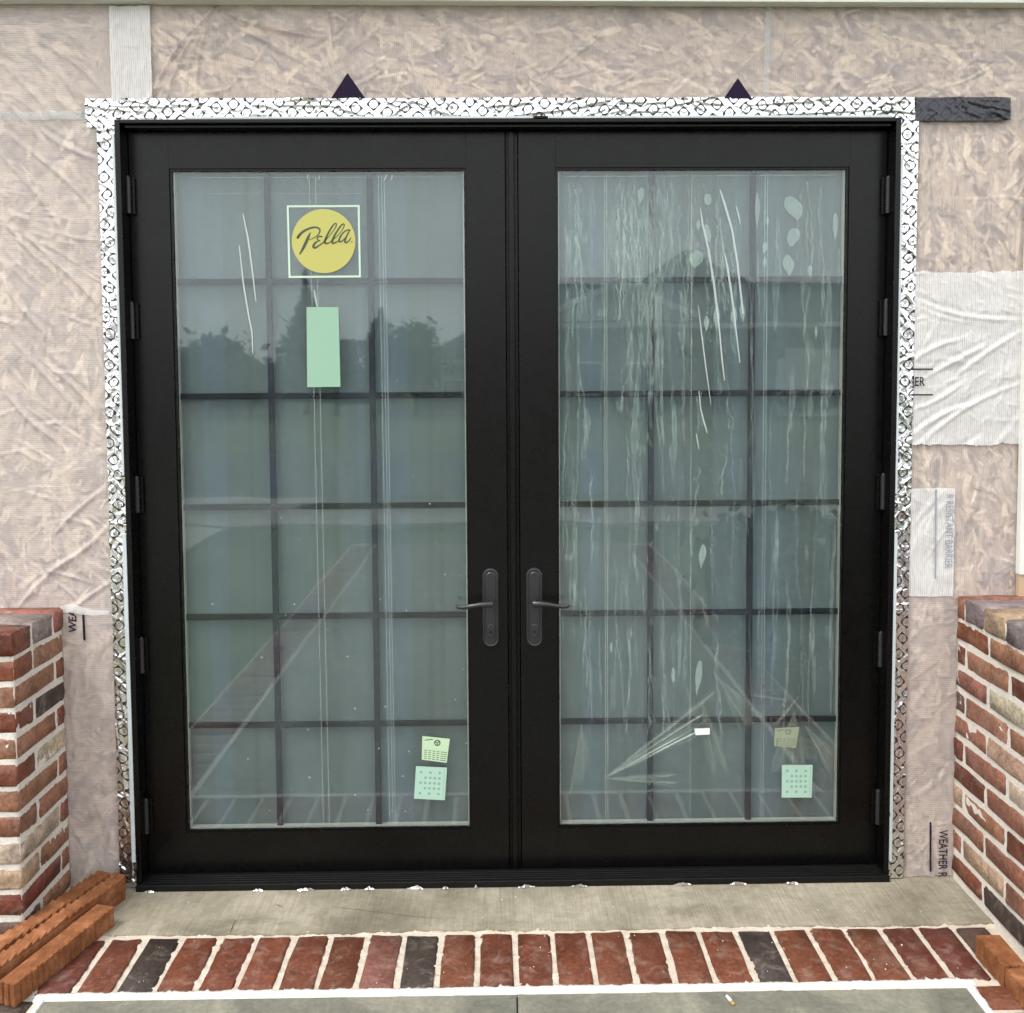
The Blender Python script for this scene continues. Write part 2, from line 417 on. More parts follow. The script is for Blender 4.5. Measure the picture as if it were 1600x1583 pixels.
M_STICK_COVER = mat_film('veiled_label', 0.60, (0.42, 0.47, 0.31, 1))
M_STICK_INK = mat_film('label_ink', 0.85, (0.10, 0.14, 0.11, 1))
M_STICK_DOT = mat_film('label_dot', 0.8, (0.26, 0.47, 0.37, 1))
M_LOGO_INK = mat_film('logo_ink', 0.95, (0.085, 0.105, 0.075, 1))
M_PAPER = simple('white_paper', (0.82, 0.82, 0.82, 1), 0.8)

M_TRIM = simple('white_trim_paint', (0.74, 0.74, 0.70, 1), 0.5, nscale=6, namp=0.06)
M_TAN = simple('tan_board', (0.52, 0.38, 0.24, 1), 0.7)
M_SIDING = simple('grey_siding', (0.42, 0.43, 0.42, 1), 0.7)
def mat_orange():
    t = NT('orange_clay'); co = t.coord()
    n1 = t.noise(co, 18, 5, 0.6); n2 = t.noise(t.mapping(co, (40, 9, 40)), 5, 4)
    c = t.ramp(n1, [(0.3, (0.15, 0.054, 0.022)), (0.52, (0.26, 0.100, 0.040)), (0.72, (0.39, 0.175, 0.085))])
    c = t.mix(1.0, c, t.ramp(n2, [(0.3, (0.82, 0.80, 0.78)), (0.7, (1.14, 1.14, 1.14))]), 'MULTIPLY')
    return t.done(t.principled(c, 0.8, t.bump(t.math('ADD', n2, t.noise(co, 260, 4)), 0.8, 0.003), 0, 0.25))
M_ORANGE = mat_orange()

# ------------------------------------------------------------------ bricks
_bcache = {}
def brick_mesh(L, D, H, var, rough=1.0):
    """tumbled brick, centred in x/y, standing on z = 0; 96 small quads"""
    key = (round(L, 3), round(D, 3), round(H, 3), var, rough)
    if key in _bcache: return _bcache[key]
    rg = np.random.default_rng(hash(key) % (2**31) if False else int(abs(L*7919 + D*104729 + H*1299709)*1000) % 99991 + var*17)
    c = 0.0055
    def ax(l): return [-l/2, -l/2 + max(c, 0.0), 0.0, l/2 - c, l/2]
    X, Y, Z = ax(L), ax(D), ax(H)
    idx = {}; V = []
    def vert(i, j, k):
        if (i, j, k) in idx: return idx[(i, j, k)]
        p = np.array((X[i], Y[j], Z[k]))
        e = [(i in (0, 4)), (j in (0, 4)), (k in (0, 4))]
        n = sum(e); s = np.sign(p)
        if n == 3: p = p - s*c*0.62*rg.uniform(0.8, 1.7)*rough
        elif n == 2: p = p - s*np.array(e)*c*0.32*rg.uniform(0.4, 1.9)*rough
        p = p + rg.normal(0, 0.0011*rough, 3)
        idx[(i, j, k)] = len(V); V.append(p); return idx[(i, j, k)]
    F = []
    for a in range(4):
        for b in range(4):
            F.append((vert(0,a,b), vert(0,a,b+1), vert(0,a+1,b+1), vert(0,a+1,b)))
            F.append((vert(4,a,b), vert(4,a+1,b), vert(4,a+1,b+1), vert(4,a,b+1)))
            F.append((vert(a,0,b), vert(a+1,0,b), vert(a+1,0,b+1), vert(a,0,b+1)))
            F.append((vert(a,4,b), vert(a,4,b+1), vert(a+1,4,b+1), vert(a+1,4,b)))
            F.append((vert(a,b,0), vert(a,b+1,0), vert(a+1,b+1,0), vert(a+1,b,0)))
            F.append((vert(a,b,4), vert(a+1,b,4), vert(a+1,b+1,4), vert(a,b+1,4)))
    V = np.array(V); V[:, 2] += H/2
    me = bpy.data.meshes.new('brick'); me.from_pydata(V.tolist(), [], F)
    me.polygons.foreach_set('use_smooth', [True]*len(me.polygons)); me.update()
    _bcache[key] = me; return me

BC = {'r': (0.170, 0.050, 0.023), 'R': (0.140, 0.036, 0.020), 'b': (0.27, 0.125, 0.074), 'B': (0.215, 0.090, 0.054),
      't': (0.36, 0.245, 0.165), 'w': (0.44, 0.365, 0.27), 'd': (0.058, 0.040, 0.033), 'D': (0.095, 0.056, 0.044), 'p': (0.22, 0.085, 0.062), 'g': (0.18, 0.148, 0.138)}
def brick(parent, x0, x1, y0, y1, z0, z1, col, mat=M_BRICK, jit=0.0015, rough=1.0):
    me = brick_mesh(x1-x0, y1-y0, z1-z0, random.randrange(5), rough)
    if not me.materials: me.materials.append(mat)
    if me.materials[0] is not mat:
        k = (me.name, mat.name)
        if k not in _bcache: m2 = me.copy(); m2.materials.clear(); m2.materials.append(mat); _bcache[k] = m2
        me = _bcache[k]
    o = bpy.data.objects.new('brick', me); COL.objects.link(o)
    o.parent = parent
    j = lambda s=jit: random.uniform(-s, s)
    o.location = Vector(((x0+x1)/2 + j(), (y0+y1)/2 + j(), z0 + j(0.0008))) - WORLD_LOC[parent.name]
    o.rotation_euler = (0, 0, random.uniform(-0.006, 0.006))
    b = BC[col]; s = random.uniform(0.86, 1.16)*(0.80 if mat is M_PAVER else 1.06)
    o.color = (b[0]*s, b[1]*s*random.uniform(0.94, 1.06), b[2]*s*random.uniform(0.92, 1.08), 1)
    return o

# ================================================================== SETTING: ground, paving
mb = MB(); g = 60
xs = np.linspace(-400, 400, g); ys = np.concatenate([np.linspace(-700, -30, 30), np.linspace(-28, 60, 30)])
build('ground', MB().add([(-500, -900, -0.16), (500, -900, -0.16), (500, 60, -0.16), (-500, 60, -0.16)], [(0, 1, 2, 3)]),
      simple('lawn', (0.085, 0.105, 0.045, 1), 0.95, nscale=1.3, namp=0.35), kind='structure')
build('street', MB().box(-300, 300, -20.5, -11.2, -0.22, -0.14), simple('asphalt', (0.060, 0.064, 0.072, 1), 0.85, nscale=2, namp=0.25), kind='structure')
build('sidewalk', MB().box(-300, 300, -9.6, -8.2, -0.20, -0.10), simple('pale_concrete', (0.36, 0.35, 0.32, 1), 0.85, nscale=2, namp=0.15), kind='structure')
build('driveway', MB().add([(-5.6, -0.4, -0.125), (-3.1, -0.4, -0.125), (-3.3, -7.9, -0.125), (-2.6, -11.1, -0.125), (-7.8, -11.1, -0.125), (-5.9, -7.9, -0.125),
      (-5.6, -0.4, -0.25), (-3.1, -0.4, -0.25), (-3.3, -7.9, -0.25), (-2.6, -11.1, -0.25), (-7.8, -11.1, -0.25), (-5.9, -7.9, -0.25)],
      [(0, 5, 4, 3, 2, 1), (0, 1, 7, 6), (1, 2, 8, 7), (2, 3, 9, 8), (3, 4, 10, 9), (4, 5, 11, 10), (5, 0, 6, 11)]),
      simple('driveway_concrete', (0.40, 0.39, 0.36, 1), 0.85, nscale=2, namp=0.12), kind='structure')

# concrete strip in front of the sill (slightly uneven front edge)
mb = MB()
nx = 90; xsx = np.linspace(-1.75, 1.75, nx)
fe = -0.306 - 0.004*np.sin(xsx*7) + RNG.normal(0, 0.0016, nx)
top = [(x, 0.30, 0.0) for x in xsx] + [(x, fe[i], 0.0) for i, x in enumerate(xsx)] + [(x, fe[i], -0.06) for i, x in enumerate(xsx)]
mb.add(top, [(i, nx+i, nx+i+1, i+1) for i in range(nx-1)] + [(nx+i, 2*nx+i, 2*nx+i+1, nx+i+1) for i in range(nx-1)])
build('concrete_strip', mb, M_CONC, kind='structure')
# hairline crack and gouges in the concrete
M_CRACK = simple('crack', (0.06, 0.055, 0.045, 1), 0.9)
def floor_stroke(name, pts, mat, z, parent=None, **kw):
    m = MB(); m.ribbon([(p[0], p[1], p[2]) for p in pts], 0)
    m.v = [(a, c, z) for a, b, c in m.v]; m.f = [tuple(reversed(q)) for q in m.f]
    return build(name, m, mat, parent, **kw)
conc = bpy.data.objects['concrete_strip']
floor_stroke('crack', [(-0.5758, -0.1662, 0.0006), (-0.4787, -0.1895, 0.0012), (-0.3989, -0.2087, 0.0012), (-0.3201, -0.2277, 0.0012), (-0.2234, -0.2435, 0.0006)], M_CRACK, 0.0012, conc)
floor_stroke('crack', [(-0.8372, -0.2353, 0.001), (-0.8365, -0.2652, 0.003), (-0.8349, -0.2976, 0.002)], M_CRACK, 0.0012, conc)
floor_stroke('crack', [(-0.7363, -0.1551, 0.001), (-0.7229, -0.1625, 0.004), (-0.7095, -0.1699, 0.001)], M_CRACK, 0.0012, conc)

# joint sand / mortar under the paving bricks
mb = MB(); gx, gy = 340, 46
X = np.linspace(-1.48, 1.47, gx); Y = np.linspace(-0.594, -0.300, gy)
XX, YY = np.meshgrid(X, Y)
ZZ = -0.0035 + 0.0025*np.sin(XX*61+YY*40)*np.sin(YY*83-XX*23) + RNG.normal(0, 0.0013, XX.shape)
mb.add(np.stack([XX, YY, ZZ], -1).reshape(-1, 3), [(j*gx+i, j*gx+i+1, (j+1)*gx+i+1, (j+1)*gx+i) for j in range(gy-1) for i in range(gx-1)])
build('joint_mortar', mb, M_JOINT, kind='structure', smooth=True)

edging = empty('brick_edging', (0, -0.44, -0.06), kind='structure')
row_cols = 'rrdrrprrpdrrRrrrprRdrrRrRd'
row = ['R','r','d','r','r','r','r','r','p','d','r','r','r','r','r','r','r','r','d','r','r','r','R','R','D']
for k in range(25):
    x0 = -1.2715 + k*0.10615
    brick(edging, x0, x0+0.0905, -0.5655+random.uniform(-.003,.003), -0.3265+random.uniform(-.003,.003), -0.058, 0.0022+random.uniform(-.001,.002), row[k], M_PAVER, 0.0012, 1.25)
# side borders of the walk, brick by brick
for side in (-1, 1):
    for k in range(52):
        y1 = -0.588 - k*0.1062
        c = random.choice('BBbDBbBRbd') if k > 1 else ('d' if (side < 0 and k == 0) else 'r')
        if side > 0: brick(edging, 1.198, 1.412, y1-0.0905, y1, -0.058, 0.001, c, M_PAVER, 0.0012, 1.2)
        else: brick(edging, -1.475, -1.262, y1-0.0905, y1, -0.058, 0.001, c, M_PAVER, 0.0012, 1.2)
mb = MB(); mb.box(1.186, 1.43, -6.2, -0.592, -0.12, -0.005); mb.box(-1.49, -1.243, -6.2, -0.592, -0.12, -0.005)
build('border_mortar', mb, M_JOINT, kind='structure')

# fresh white mortar line along the stone, ragged where it laps over the bricks
def ragged(name, pts_in, pts_out, z0, mat, amp_in, amp_out, parent=None, n=420):
    a0, a1 = np.array(pts_in[0]), np.array(pts_in[1]); b0, b1 = np.array(pts_out[0]), np.array(pts_out[1])
    d = (a1-a0)/np.linalg.norm(a1-a0); nr = np.array((-d[1], d[0]))
    v = []; T = np.linspace(0, 1, n)
    r1 = np.convolve(RNG.normal(0, 1, n+8), np.ones(5)/5, 'same')[4:-4]*amp_in
    r1 += np.where(RNG.random(n) > 0.9, RNG.random(n)*amp_in*2.4, 0)
    r2 = np.convolve(RNG.normal(0, 1, n+16), np.ones(9)/9, 'same')[8:-8]*amp_out
    rows = []
    for f, zz in ((0, -0.012), (0.02, 0.0), (0.3, 0.0014), (0.7, 0.0012), (0.98, 0.0), (1, -0.012)):
        ed = f*1.0
        A = a0 + np.outer(T, a1-a0) + np.outer(r1, nr); B = b0 + np.outer(T, b1-b0) + np.outer(r2, nr)
        P = A*(1-f) + B*f
        rows.append(np.column_stack([P, np.full(n, z0+zz) + (RNG.normal(0, 0.00035, n) if 0 < f < 1 else 0)]))
    m = MB(); m.add(np.concatenate(rows), [(k*n+i, (k+1)*n+i, (k+1)*n+i+1, k*n+i+1) for k in range(len(rows)-1) for i in range(n-1)])
    return build(name, m, mat, parent, kind=None if parent else 'structure', smooth=True)
ragged('white_mortar', ((-1.262, -0.5655), (1.205, -0.5610)), ((-1.262, -0.5945), (1.205, -0.5905)), 0.002, M_WHITE_MORTAR, 0.0045, 0.0012)
ragged('white_mortar', ((1.199, -0.575), (1.199, -2.6)), ((1.176, -0.575), (1.176, -2.6)), 0.0025, M_WHITE_MORTAR, 0.003, 0.001)
ragged('white_mortar', ((-1.2455, -2.6), (-1.2455, -0.575)), ((-1.232, -2.6), (-1.232, -0.575)), 0.0025, M_WHITE_MORTAR, 0.002, 0.001)

paving = empty('stone_paving', (0, -3.4, -0.05), kind='structure')
yy = -0.594
for k, ln in enumerate((1.25, 1.05, 1.25, 1.05, 1.05)):
    for s in (-1, 1):
        x0, x1 = (-1.232, -0.0065) if s < 0 else (-0.0035, 1.178)
        build('slab', MB().box(x0, x1, yy-ln+0.008, yy, -0.05, 0.0, 0.003, 1), M_STONE, paving)
    yy -= ln

# ================================================================== BRICK PIERS
def wall_mortar(parent, x0, x1, y0, y1, z0, z1, name='mortar'):
    bm = bmesh.new(); bmesh.ops.create_cube(bm, size=1)
    bmesh.ops.subdivide_edges(bm, edges=list(bm.edges), cuts=40, use_grid_fill=True)
    for q in bm.verts:
        q.co = Vector(((x0+x1)/2 + q.co.x*(x1-x0), (y0+y1)/2 + q.co.y*(y1-y0), (z0+z1)/2 + q.co.z*(z1-z0))) + Vector((random.gauss(0, .0006), random.gauss(0, .0006), random.gauss(0, .0006)))
    m = MB().bm(bm); return build(name, m, M_MORTAR, parent, smooth=True)

PITCH, BH = 0.0752, 0.0608
XL, YI, YC = -1.407, -0.048, -0.347
left_pier = empty('brick_pier', (-1.62, -0.2, 0), 'low red brick pier with white mortar left of the door, damp on its front face', 'brick pier')
wall_mortar(left_pier, -1.93, XL-0.0029, YC+0.0029, YI, -0.02, 0.885)
ret = {10: 'rb', 9: 'br', 8: 'Rd', 7: 'bR', 6: 'Rw', 5: 'bB', 4: 'Bb', 3: 'wB', 2: 'Db', 1: 'RB', 0: 'Db'}
frontc = {10: 'rrR', 9: 'rRr', 8: 'rrp', 7: 'rpr', 6: 'Rrr', 5: 'rRr', 4: 'rrR', 3: 'Rrp', 2: 'trr', 1: 'Rrr', 0: 'Drr'}
for m in range(11):
    zc = 0.0046 + PITCH*m + 0.0070; z1 = zc + BH
    a, b = ret[m]
    if m % 2 == 0:      # corner stretcher on the front, header on the return
        brick(left_pier, XL-0.24, XL, YC, YC+0.105, zc, z1, frontc[m][0] if m not in (4, 6) else a, M_BRICK_WET, rough=1.2)
        brick(left_pier, XL-0.105, XL, YC+0.117, YI, zc, z1, b, rough=1.2)
        x = XL-0.252
        brick(left_pier, x-0.24, x, YC, YC+0.105, zc, z1, frontc[m][1], M_BRICK_WET)
    else:
        brick(left_pier, XL-0.105, XL, YC, YC+0.237, zc, z1, a, rough=1.2)
        brick(left_pier, XL-0.105, XL, YC+0.249, YI, zc, z1, b, rough=1.2)
        x = XL-0.117
        for q in range(2):
            brick(left_pier, x-0.24, x, YC, YC+0.105, zc, z1, frontc[m][1+q], M_BRICK_WET); x -= 0.252
zc = 0.0046 + PITCH*11 + 0.004
for y0, y1, c in ((YC-0.006, YC+0.098, 'r'), (YC+0.112, YC+0.232, 'g'), (YC+0.246, YI, 'p')):
    x = XL+0.003
    for q in range(2):
        brick(left_pier, x-0.24, x, y0, y1, zc, zc+0.066, c if q == 0 else random.choice('rRb'), M_BRICK_WET if y0 < -0.3 else M_BRICK, rough=1.5); x -= 0.252

XR, YR = 1.399, -0.66
right_pier = empty('brick_pier', (1.62, -0.3, 0), 'low brown and red brick wall with cream mortar right of the door', 'brick wall')
wall_mortar(right_pier, XR+0.0029, 1.93, YR, YI, -0.02, 0.898)
rc = {10: 'rbt', 9: 'RbRb', 8: 'pwR', 7: 'Dbbb', 6: 'btb', 5: 'RBwr', 4: 'RBb', 3: 'tbrR', 2: 'bBr', 1: 'Btbr', 0: 'rdb'}
for m in range(11):
    zc = 0.0173 + PITCH*m + 0.0070; z1 = zc + BH
    js = [YI, -0.244, -0.494, YR] if m % 2 == 0 else [YI, -0.110, -0.360, -0.610, YR]
    for i in range(len(js)-1):
        ya, yb = js[i] - (0.006 if i else 0), js[i+1] + (0.006 if i+2 < len(js) else 0)
        if ya - yb < 0.03: continue
        brick(right_pier, XR, XR+0.105, yb, ya, zc, z1, rc[m][i], rough=1.2)
zc = 0.0173 + PITCH*11 + 0.003
js = [YI, -0.098, -0.214, -0.332, -0.45, -0.568, YR]
for i in range(6):
    x = XR-0.003
    for q in range(2):
        brick(right_pier, x, x+0.24, js[i+1]+0.006, js[i]-(0.006 if i else 0), zc, zc+0.067, 'BgtgBg'[i] if q == 0 else 'BDbBbD'[i], rough=1.4); x += 0.252

# ================================================================== HOUSE WALL
SH = -0.038      # outer face of the sheathing
wall = empty('house_wall', (0, 0.05, 0), 'strand board house wall under translucent wrap around the black door', 'wall')
XFL, XFR, ZFT = -1.196, 1.191, 2.393     # outer edge of the door frame
mb = MB(); mb.box(-3.2, XFL-0.002, SH, 0.12, -0.05, 3.3); mb.box(XFR+0.002, 3.2, SH, 0.12, -0.05, 3.3); mb.box(XFL-0.002, XFR+0.002, SH, 0.12, ZFT+0.002, 3.3)
build('sheathing', mb, M_OSB, wall)
# wood strands of the board, seen through the wrap
V, F, Cc = [], [], []
rg = np.random.default_rng(5)
pal = np.array([(0.76, 0.655, 0.53), (0.80, 0.71, 0.60), (0.66, 0.55, 0.46), (0.52, 0.43, 0.38), (0.60, 0.49, 0.44), (0.25, 0.205, 0.205), (0.20, 0.165, 0.18), (0.40, 0.335, 0.33), (0.55, 0.45, 0.40)])
def strands(x0, x1, z0, z1, n, mean, spread, lmul=1.0):
    for _ in range(n):
        cx, cz = rg.uniform(x0, x1), rg.uniform(z0, z1)
        L = rg.uniform(0.012, 0.068)*lmul; Wd = rg.uniform(0.004, 0.014)
        an = math.radians(rg.normal(mean, spread)); ca, sa = math.cos(an), math.sin(an)
        yb = SH - 0.0004 - rg.random()*0.0022
        p = [(-L, rg.uniform(-.5, .5)*Wd), (-L*rg.uniform(.5, .9), -Wd*rg.uniform(.5, 1.1)), (L*rg.uniform(.4, .9), -Wd*rg.uniform(.4, 1.1)), (L, rg.uniform(-.5, .5)*Wd),
             (L*rg.uniform(.5, .9), Wd*rg.uniform(.4, 1.1)), (-L*rg.uniform(.3, .9), Wd*rg.uniform(.5, 1.1))]
        n0 = len(V)
        c = pal[rg.integers(len(pal))]*rg.uniform(0.8, 1.2)
        for a, b in p:
            xx, zz = cx + a*ca - b*sa, cz + a*sa + b*ca
            if xx > XFL-0.003 and xx < XFR+0.003 and zz < ZFT+0.003:
                # never reach over the door opening
                if cx < XFL: xx = XFL-0.003
                elif cx > XFR: xx = XFR+0.003
                else: zz = ZFT+0.003
            V.append((xx, yb, zz)); Cc.append((c[0], c[1], c[2], 1))
        F.append(tuple(range(n0, n0+6)))
strands(-1.95, XFL-0.01, 0, 2.40, 4600, 65, 32)
strands(-1.95, 1.75, 2.40, 2.80, 5000, -18, 30)
strands(XFR+0.01, 1.75, 0, 2.40, 3800, 95, 32)
mb = MB(); mb.v = V; mb.f = F
build('wood_strands', mb, M_STRAND, wall, kind='stuff', cols=Cc)
mb = MB(); mb.box(-3.2, 3.2, 0.125, 0.20, -0.05, 3.3); build('inner_wall', mb, M_OSB, wall)
# board along the top of the wall
mb = MB(); mb.add([(-2.8, -0.085, 2.744), (2.8, -0.085, 2.720), (2.8, SH-0.004, 2.720), (-2.8, SH-0.004, 2.744), (-2.8, -0.085, 2.90), (2.8, -0.085, 2.90), (2.8, SH-0.004, 2.90), (-2.8, SH-0.004, 2.90)],
       [(0,3,2,1),(4,5,6,7),(0,1,5,4),(1,2,6,5),(2,3,7,6),(3,0,4,7)])
build('frieze_board', mb, M_TRIM, wall)
build('soffit', MB().box(-2.8, 2.8, -0.16, SH-0.004, 2.905, 2.93), M_TRIM, wall)
build('eave_roof', MB().add([(-3.2, -0.20, 2.935), (3.2, -0.20, 2.935), (3.2, 4.2, 4.4), (-3.2, 4.2, 4.4), (-3.2, -0.20, 3.05), (3.2, -0.20, 3.05), (3.2, 4.2, 4.5), (-3.2, 4.2, 4.5)],
       [(0,3,2,1),(4,5,6,7),(0,1,5,4),(1,2,6,5),(2,3,7,6),(3,0,4,7)]), simple('shingles_dark', (0.05, 0.05, 0.055, 1), 0.9), wall)
build('corner_trim', MB().add(*(lambda b: (b.v, b.f))(MB().box(1.581, 1.66, -0.072, -0.050, 0.985, 2.46))), M_TRIM, wall)
build('corner_block', MB().box(1.583, 1.68, -0.068, -0.050, 0.915, 0.983), M_TAN, wall)

# ================================================================== HOUSE WRAP SHEETS
def sheet(x0, x1, z0, z1, y, folds, res=0.0042, ragged_edges=0.0016, crinkle=0.0021, seed=0, clip=None):
    """folds: (xa, za, xb, zb, height, width)"""
    rg = np.random.default_rng(seed)
    nx, nz = max(2, int((x1-x0)/res)), max(2, int((z1-z0)/res))
    A, B = np.meshgrid(np.linspace(x0, x1, nx), np.linspace(z0, z1, nz))
    H = np.zeros_like(A)
    for (xa, za, xb, zb, h, w) in folds:
        dx, dz = xb-xa, zb-za; L2 = dx*dx+dz*dz + 1e-9
        t = ((A-xa)*dx + (B-za)*dz)/L2; tc = np.clip(t, 0, 1)
        bow = 0.06*math.sqrt(L2)*math.sin(xa*91+za*57)
        n = math.sqrt(L2)
        d = ((A-xa)*(-dz) + (B-za)*dx)/n - bow*np.sin(np.pi*tc)
        over = np.clip(np.abs(t-0.5)-0.5, 0, None)*n
        e = np.exp(-(d/w)**2)*np.exp(-(over/0.03)**2)*np.sqrt(np.clip(np.sin(np.pi*np.clip(tc, 0.03, 0.97)), 0, 1))
        # a sharp crest with a shallow trough beside it
        H += h*(e - 0.45*np.exp(-((d-1.7*w)/(1.2*w))**2)*np.exp(-(over/0.03)**2))
    # many short fine crinkles
    for _ in range(int((x1-x0)*(z1-z0)*520)):
        cx, cz, a, L, w = rg.uniform(x0, x1), rg.uniform(z0, z1), rg.normal(-0.75, 0.8), rg.uniform(0.012, 0.05), rg.uniform(0.0032, 0.0055)
        i0, i1 = np.searchsorted(A[0], (cx-L*1.6, cx+L*1.6)); j0, j1 = np.searchsorted(B[:, 0], (cz-L*1.6, cz+L*1.6))
        a_, b_ = A[j0:j1, i0:i1]-cx, B[j0:j1, i0:i1]-cz
        H[j0:j1, i0:i1] += rg.uniform(0.3, 1.0)*crinkle*np.exp(-((-a_*math.sin(a)+b_*math.cos(a))/w)**2 - ((a_*math.cos(a)+b_*math.sin(a))/(0.6*L))**2)
    for q in range(10):
        kx, kz = rg.normal(0, 28), rg.normal(0, 28)
        H += 0.0005*np.sin(A*kx + B*kz + rg.uniform(0, 6))
    H = np.maximum(H, -0.0015)
    for j, ax in ((0, 0), (-1, 0)): B[j, :] += np.convolve(rg.normal(0, 1, nx+6), np.ones(7)/7, 'same')[3:-3]*ragged_edges*2
    for j in (0, -1): A[:, j] += np.convolve(rg.normal(0, 1, nz+6), np.ones(7)/7, 'same')[3:-3]*ragged_edges
    Yv = y - H
    if clip is not None: A, B, Yv = clip(A, B, Yv)
    m = MB(); m.add(np.stack([A, Yv, B], -1).reshape(-1, 3).tolist(), [(j*nx+i, j*nx+i+1, (j+1)*nx+i+1, (j+1)*nx+i) for j in range(nz-1) for i in range(nx-1)])
    return m
def rfolds(n, x0, x1, z0, z1, ang, spread, lmin, lmax, h, w, seed):
    rg = np.random.default_rng(seed); out = []
    for _ in range(n):
        a = math.radians(rg.normal(ang, spread)); L = rg.uniform(lmin, lmax); cx, cz = rg.uniform(x0, x1), rg.uniform(z0, z1)
        out.append((cx-L/2*math.cos(a), cz-L/2*math.sin(a), cx+L/2*math.cos(a), cz+L/2*math.sin(a), h*rg.uniform(0.4, 1.2), w*rg.uniform(0.6, 1.4)))
    return out
FAN = [[(-0.8953, 2.7237), (-1.0847, 2.4666)], [(-0.8953, 2.7237), (-1.0386, 2.4627)], [(-0.8953, 2.7237), (-0.9904, 2.4588)], [(-0.8954, 2.72), (-0.9497, 2.4664)], [(-0.8953, 2.7237), (-0.8798, 2.4852)], [(-0.8954, 2.72), (-0.8417, 2.4623)], [(-0.8934, 2.7237), (-0.7876, 2.4622)], [(-0.8914, 2.7256), (-0.711, 2.6178)], [(-0.8895, 2.7256), (-0.6332, 2.6518)], [(-0.8895, 2.7256), (-0.537, 2.6365)]]
fan = [(a[0], a[1], b[0], b[1], 0.0085, 0.0052) for a, b in FAN]
LF = [[(-1.5385, 2.5716), (-1.3628, 2.3816)], [(-1.4214, 2.6337), (-1.2158, 2.4631)], [(-1.5424, 2.4675), (-1.4315, 2.3436)], [(-1.367, 2.543), (-1.2945, 2.41)], [(-1.5084, 2.3438), (-1.2649, 2.1227)], [(-1.5487, 2.2962), (-1.3455, 2.0265)], [(-1.4305, 2.3722), (-1.2504, 2.2762)], [(-1.555, 2.1237), (-1.4062, 1.9494)], [(-1.4991, 2.0657), (-1.2733, 1.8516)], [(-1.5621, 1.9307), (-1.4323, 1.755)], [(-1.3855, 1.988), (-1.2583, 1.8321)], [(-1.5491, 1.7556), (-1.3424, 1.519)], [(-1.5743, 1.5991), (-1.4044, 1.4206)], [(-1.4544, 1.6769), (-1.2554, 1.4789)], [(-1.4341, 1.1223), (-1.2555, 1.2806)], [(-1.4777, 1.0023), (-1.2513, 1.1608)], [(-1.5611, 0.8822), (-1.3769, 1.0617)], [(-1.3825, 0.8906), (-1.2406, 0.9901)]]
lf = [(a[0], a[1], b[0], b[1], 0.0062, 0.0075) for a, b in LF]
W_L = build('house_wrap', sheet(-1.95, XFL+0.002, 0.845, 2.742, -0.0455, lf + rfolds(110, -1.7, -1.2, 0.9, 2.7, -48, 26, 0.04, 0.20, 0.0034, 0.0055, 3), seed=11), M_WRAP_H,
      label='wrinkled translucent house wrap with fine horizontal ribs left of the door above the brick pier', cat='house wrap', smooth=True)
W_LL = build('house_wrap', sheet(-1.44, XFL+0.002, 0.003, 0.90, -0.0432, rfolds(26, -1.4, -1.2, 0.05, 0.85, 80, 30, 0.04, 0.14, 0.0018, 0.007, 4) + [(-1.375, 0.45, -1.372, 0.75, 0.004, 0.012)], seed=12), M_WRAP_H,
      label='narrow ribbed wrap strip between the left brick pier and the door', cat='house wrap', smooth=True)
W_T = build('house_wrap', sheet(-1.262, 1.62, ZFT-0.004, 2.738, -0.0452, fan + rfolds(170, -1.1, 1.6, 2.42, 2.72, 25, 42, 0.04, 0.16, 0.0030, 0.0055, 5), seed=13), M_WRAP_V,
      label='long translucent house wrap with fanned creases above the door', cat='house wrap', smooth=True)
W_OV = build('house_wrap', sheet(-1.205, -1.082, ZFT+0.056, 2.73, -0.0530, fan[:3] + rfolds(6, -1.2, -1.09, 2.42, 2.7, 60, 20, 0.05, 0.12, 0.002, 0.006, 6), seed=14), M_WRAP_W,
      label='pale doubled wrap strip above the upper left corner of the door', cat='house wrap', smooth=True)
W_R = build('house_wrap', sheet(XFR-0.002, 1.60, 0.90, ZFT+0.06, -0.0440, rfolds(90, 1.2, 1.6, 0.95, 2.4, -60, 35, 0.05, 0.18, 0.0026, 0.006, 7), seed=15), M_WRAP_V,
      label='tan looking wrap with vertical ribs right of the door above the brick wall', cat='house wrap', smooth=True)
WP = [[(1.2458, 1.5022), (1.3948, 1.581)], [(1.2503, 1.5819), (1.4724, 1.6998)], [(1.2571, 1.4322), (1.4362, 1.521)], [(1.2778, 1.402), (1.5756, 1.5799)], [(1.2529, 1.6614), (1.3918, 1.7201)], [(1.3743, 1.6011), (1.5717, 1.7389)], [(1.2491, 1.3219), (1.399, 1.3811)], [(1.2496, 1.8393), (1.5507, 1.7786)], [(1.25, 1.2716), (1.4389, 1.4009)]]
wp = [(a[0], a[1], b[0], b[1], 0.0040, 0.0075) for a, b in WP]
W_P = build('house_wrap', sheet(1.236, 1.588, 1.392, 1.927, -0.0515, wp + rfolds(10, 1.25, 1.58, 1.4, 1.9, 20, 20, 0.05, 0.2, 0.0018, 0.008, 8), seed=16, ragged_edges=0.003), M_WRAP_W,
      label='large whitish wrap patch right of the door printed with two short bars', cat='house wrap', smooth=True)
W_P2 = build('house_wrap', sheet(1.236, 1.383, 0.915, 1.256, -0.0515, wp[-3:] + rfolds(6, 1.25, 1.38, 0.92, 1.25, 60, 20, 0.05, 0.2, 0.0016, 0.007, 9), seed=17), M_WRAP_W,
      label='smaller white wrap patch with faded blue upright lettering right of the door', cat='house wrap', smooth=True)
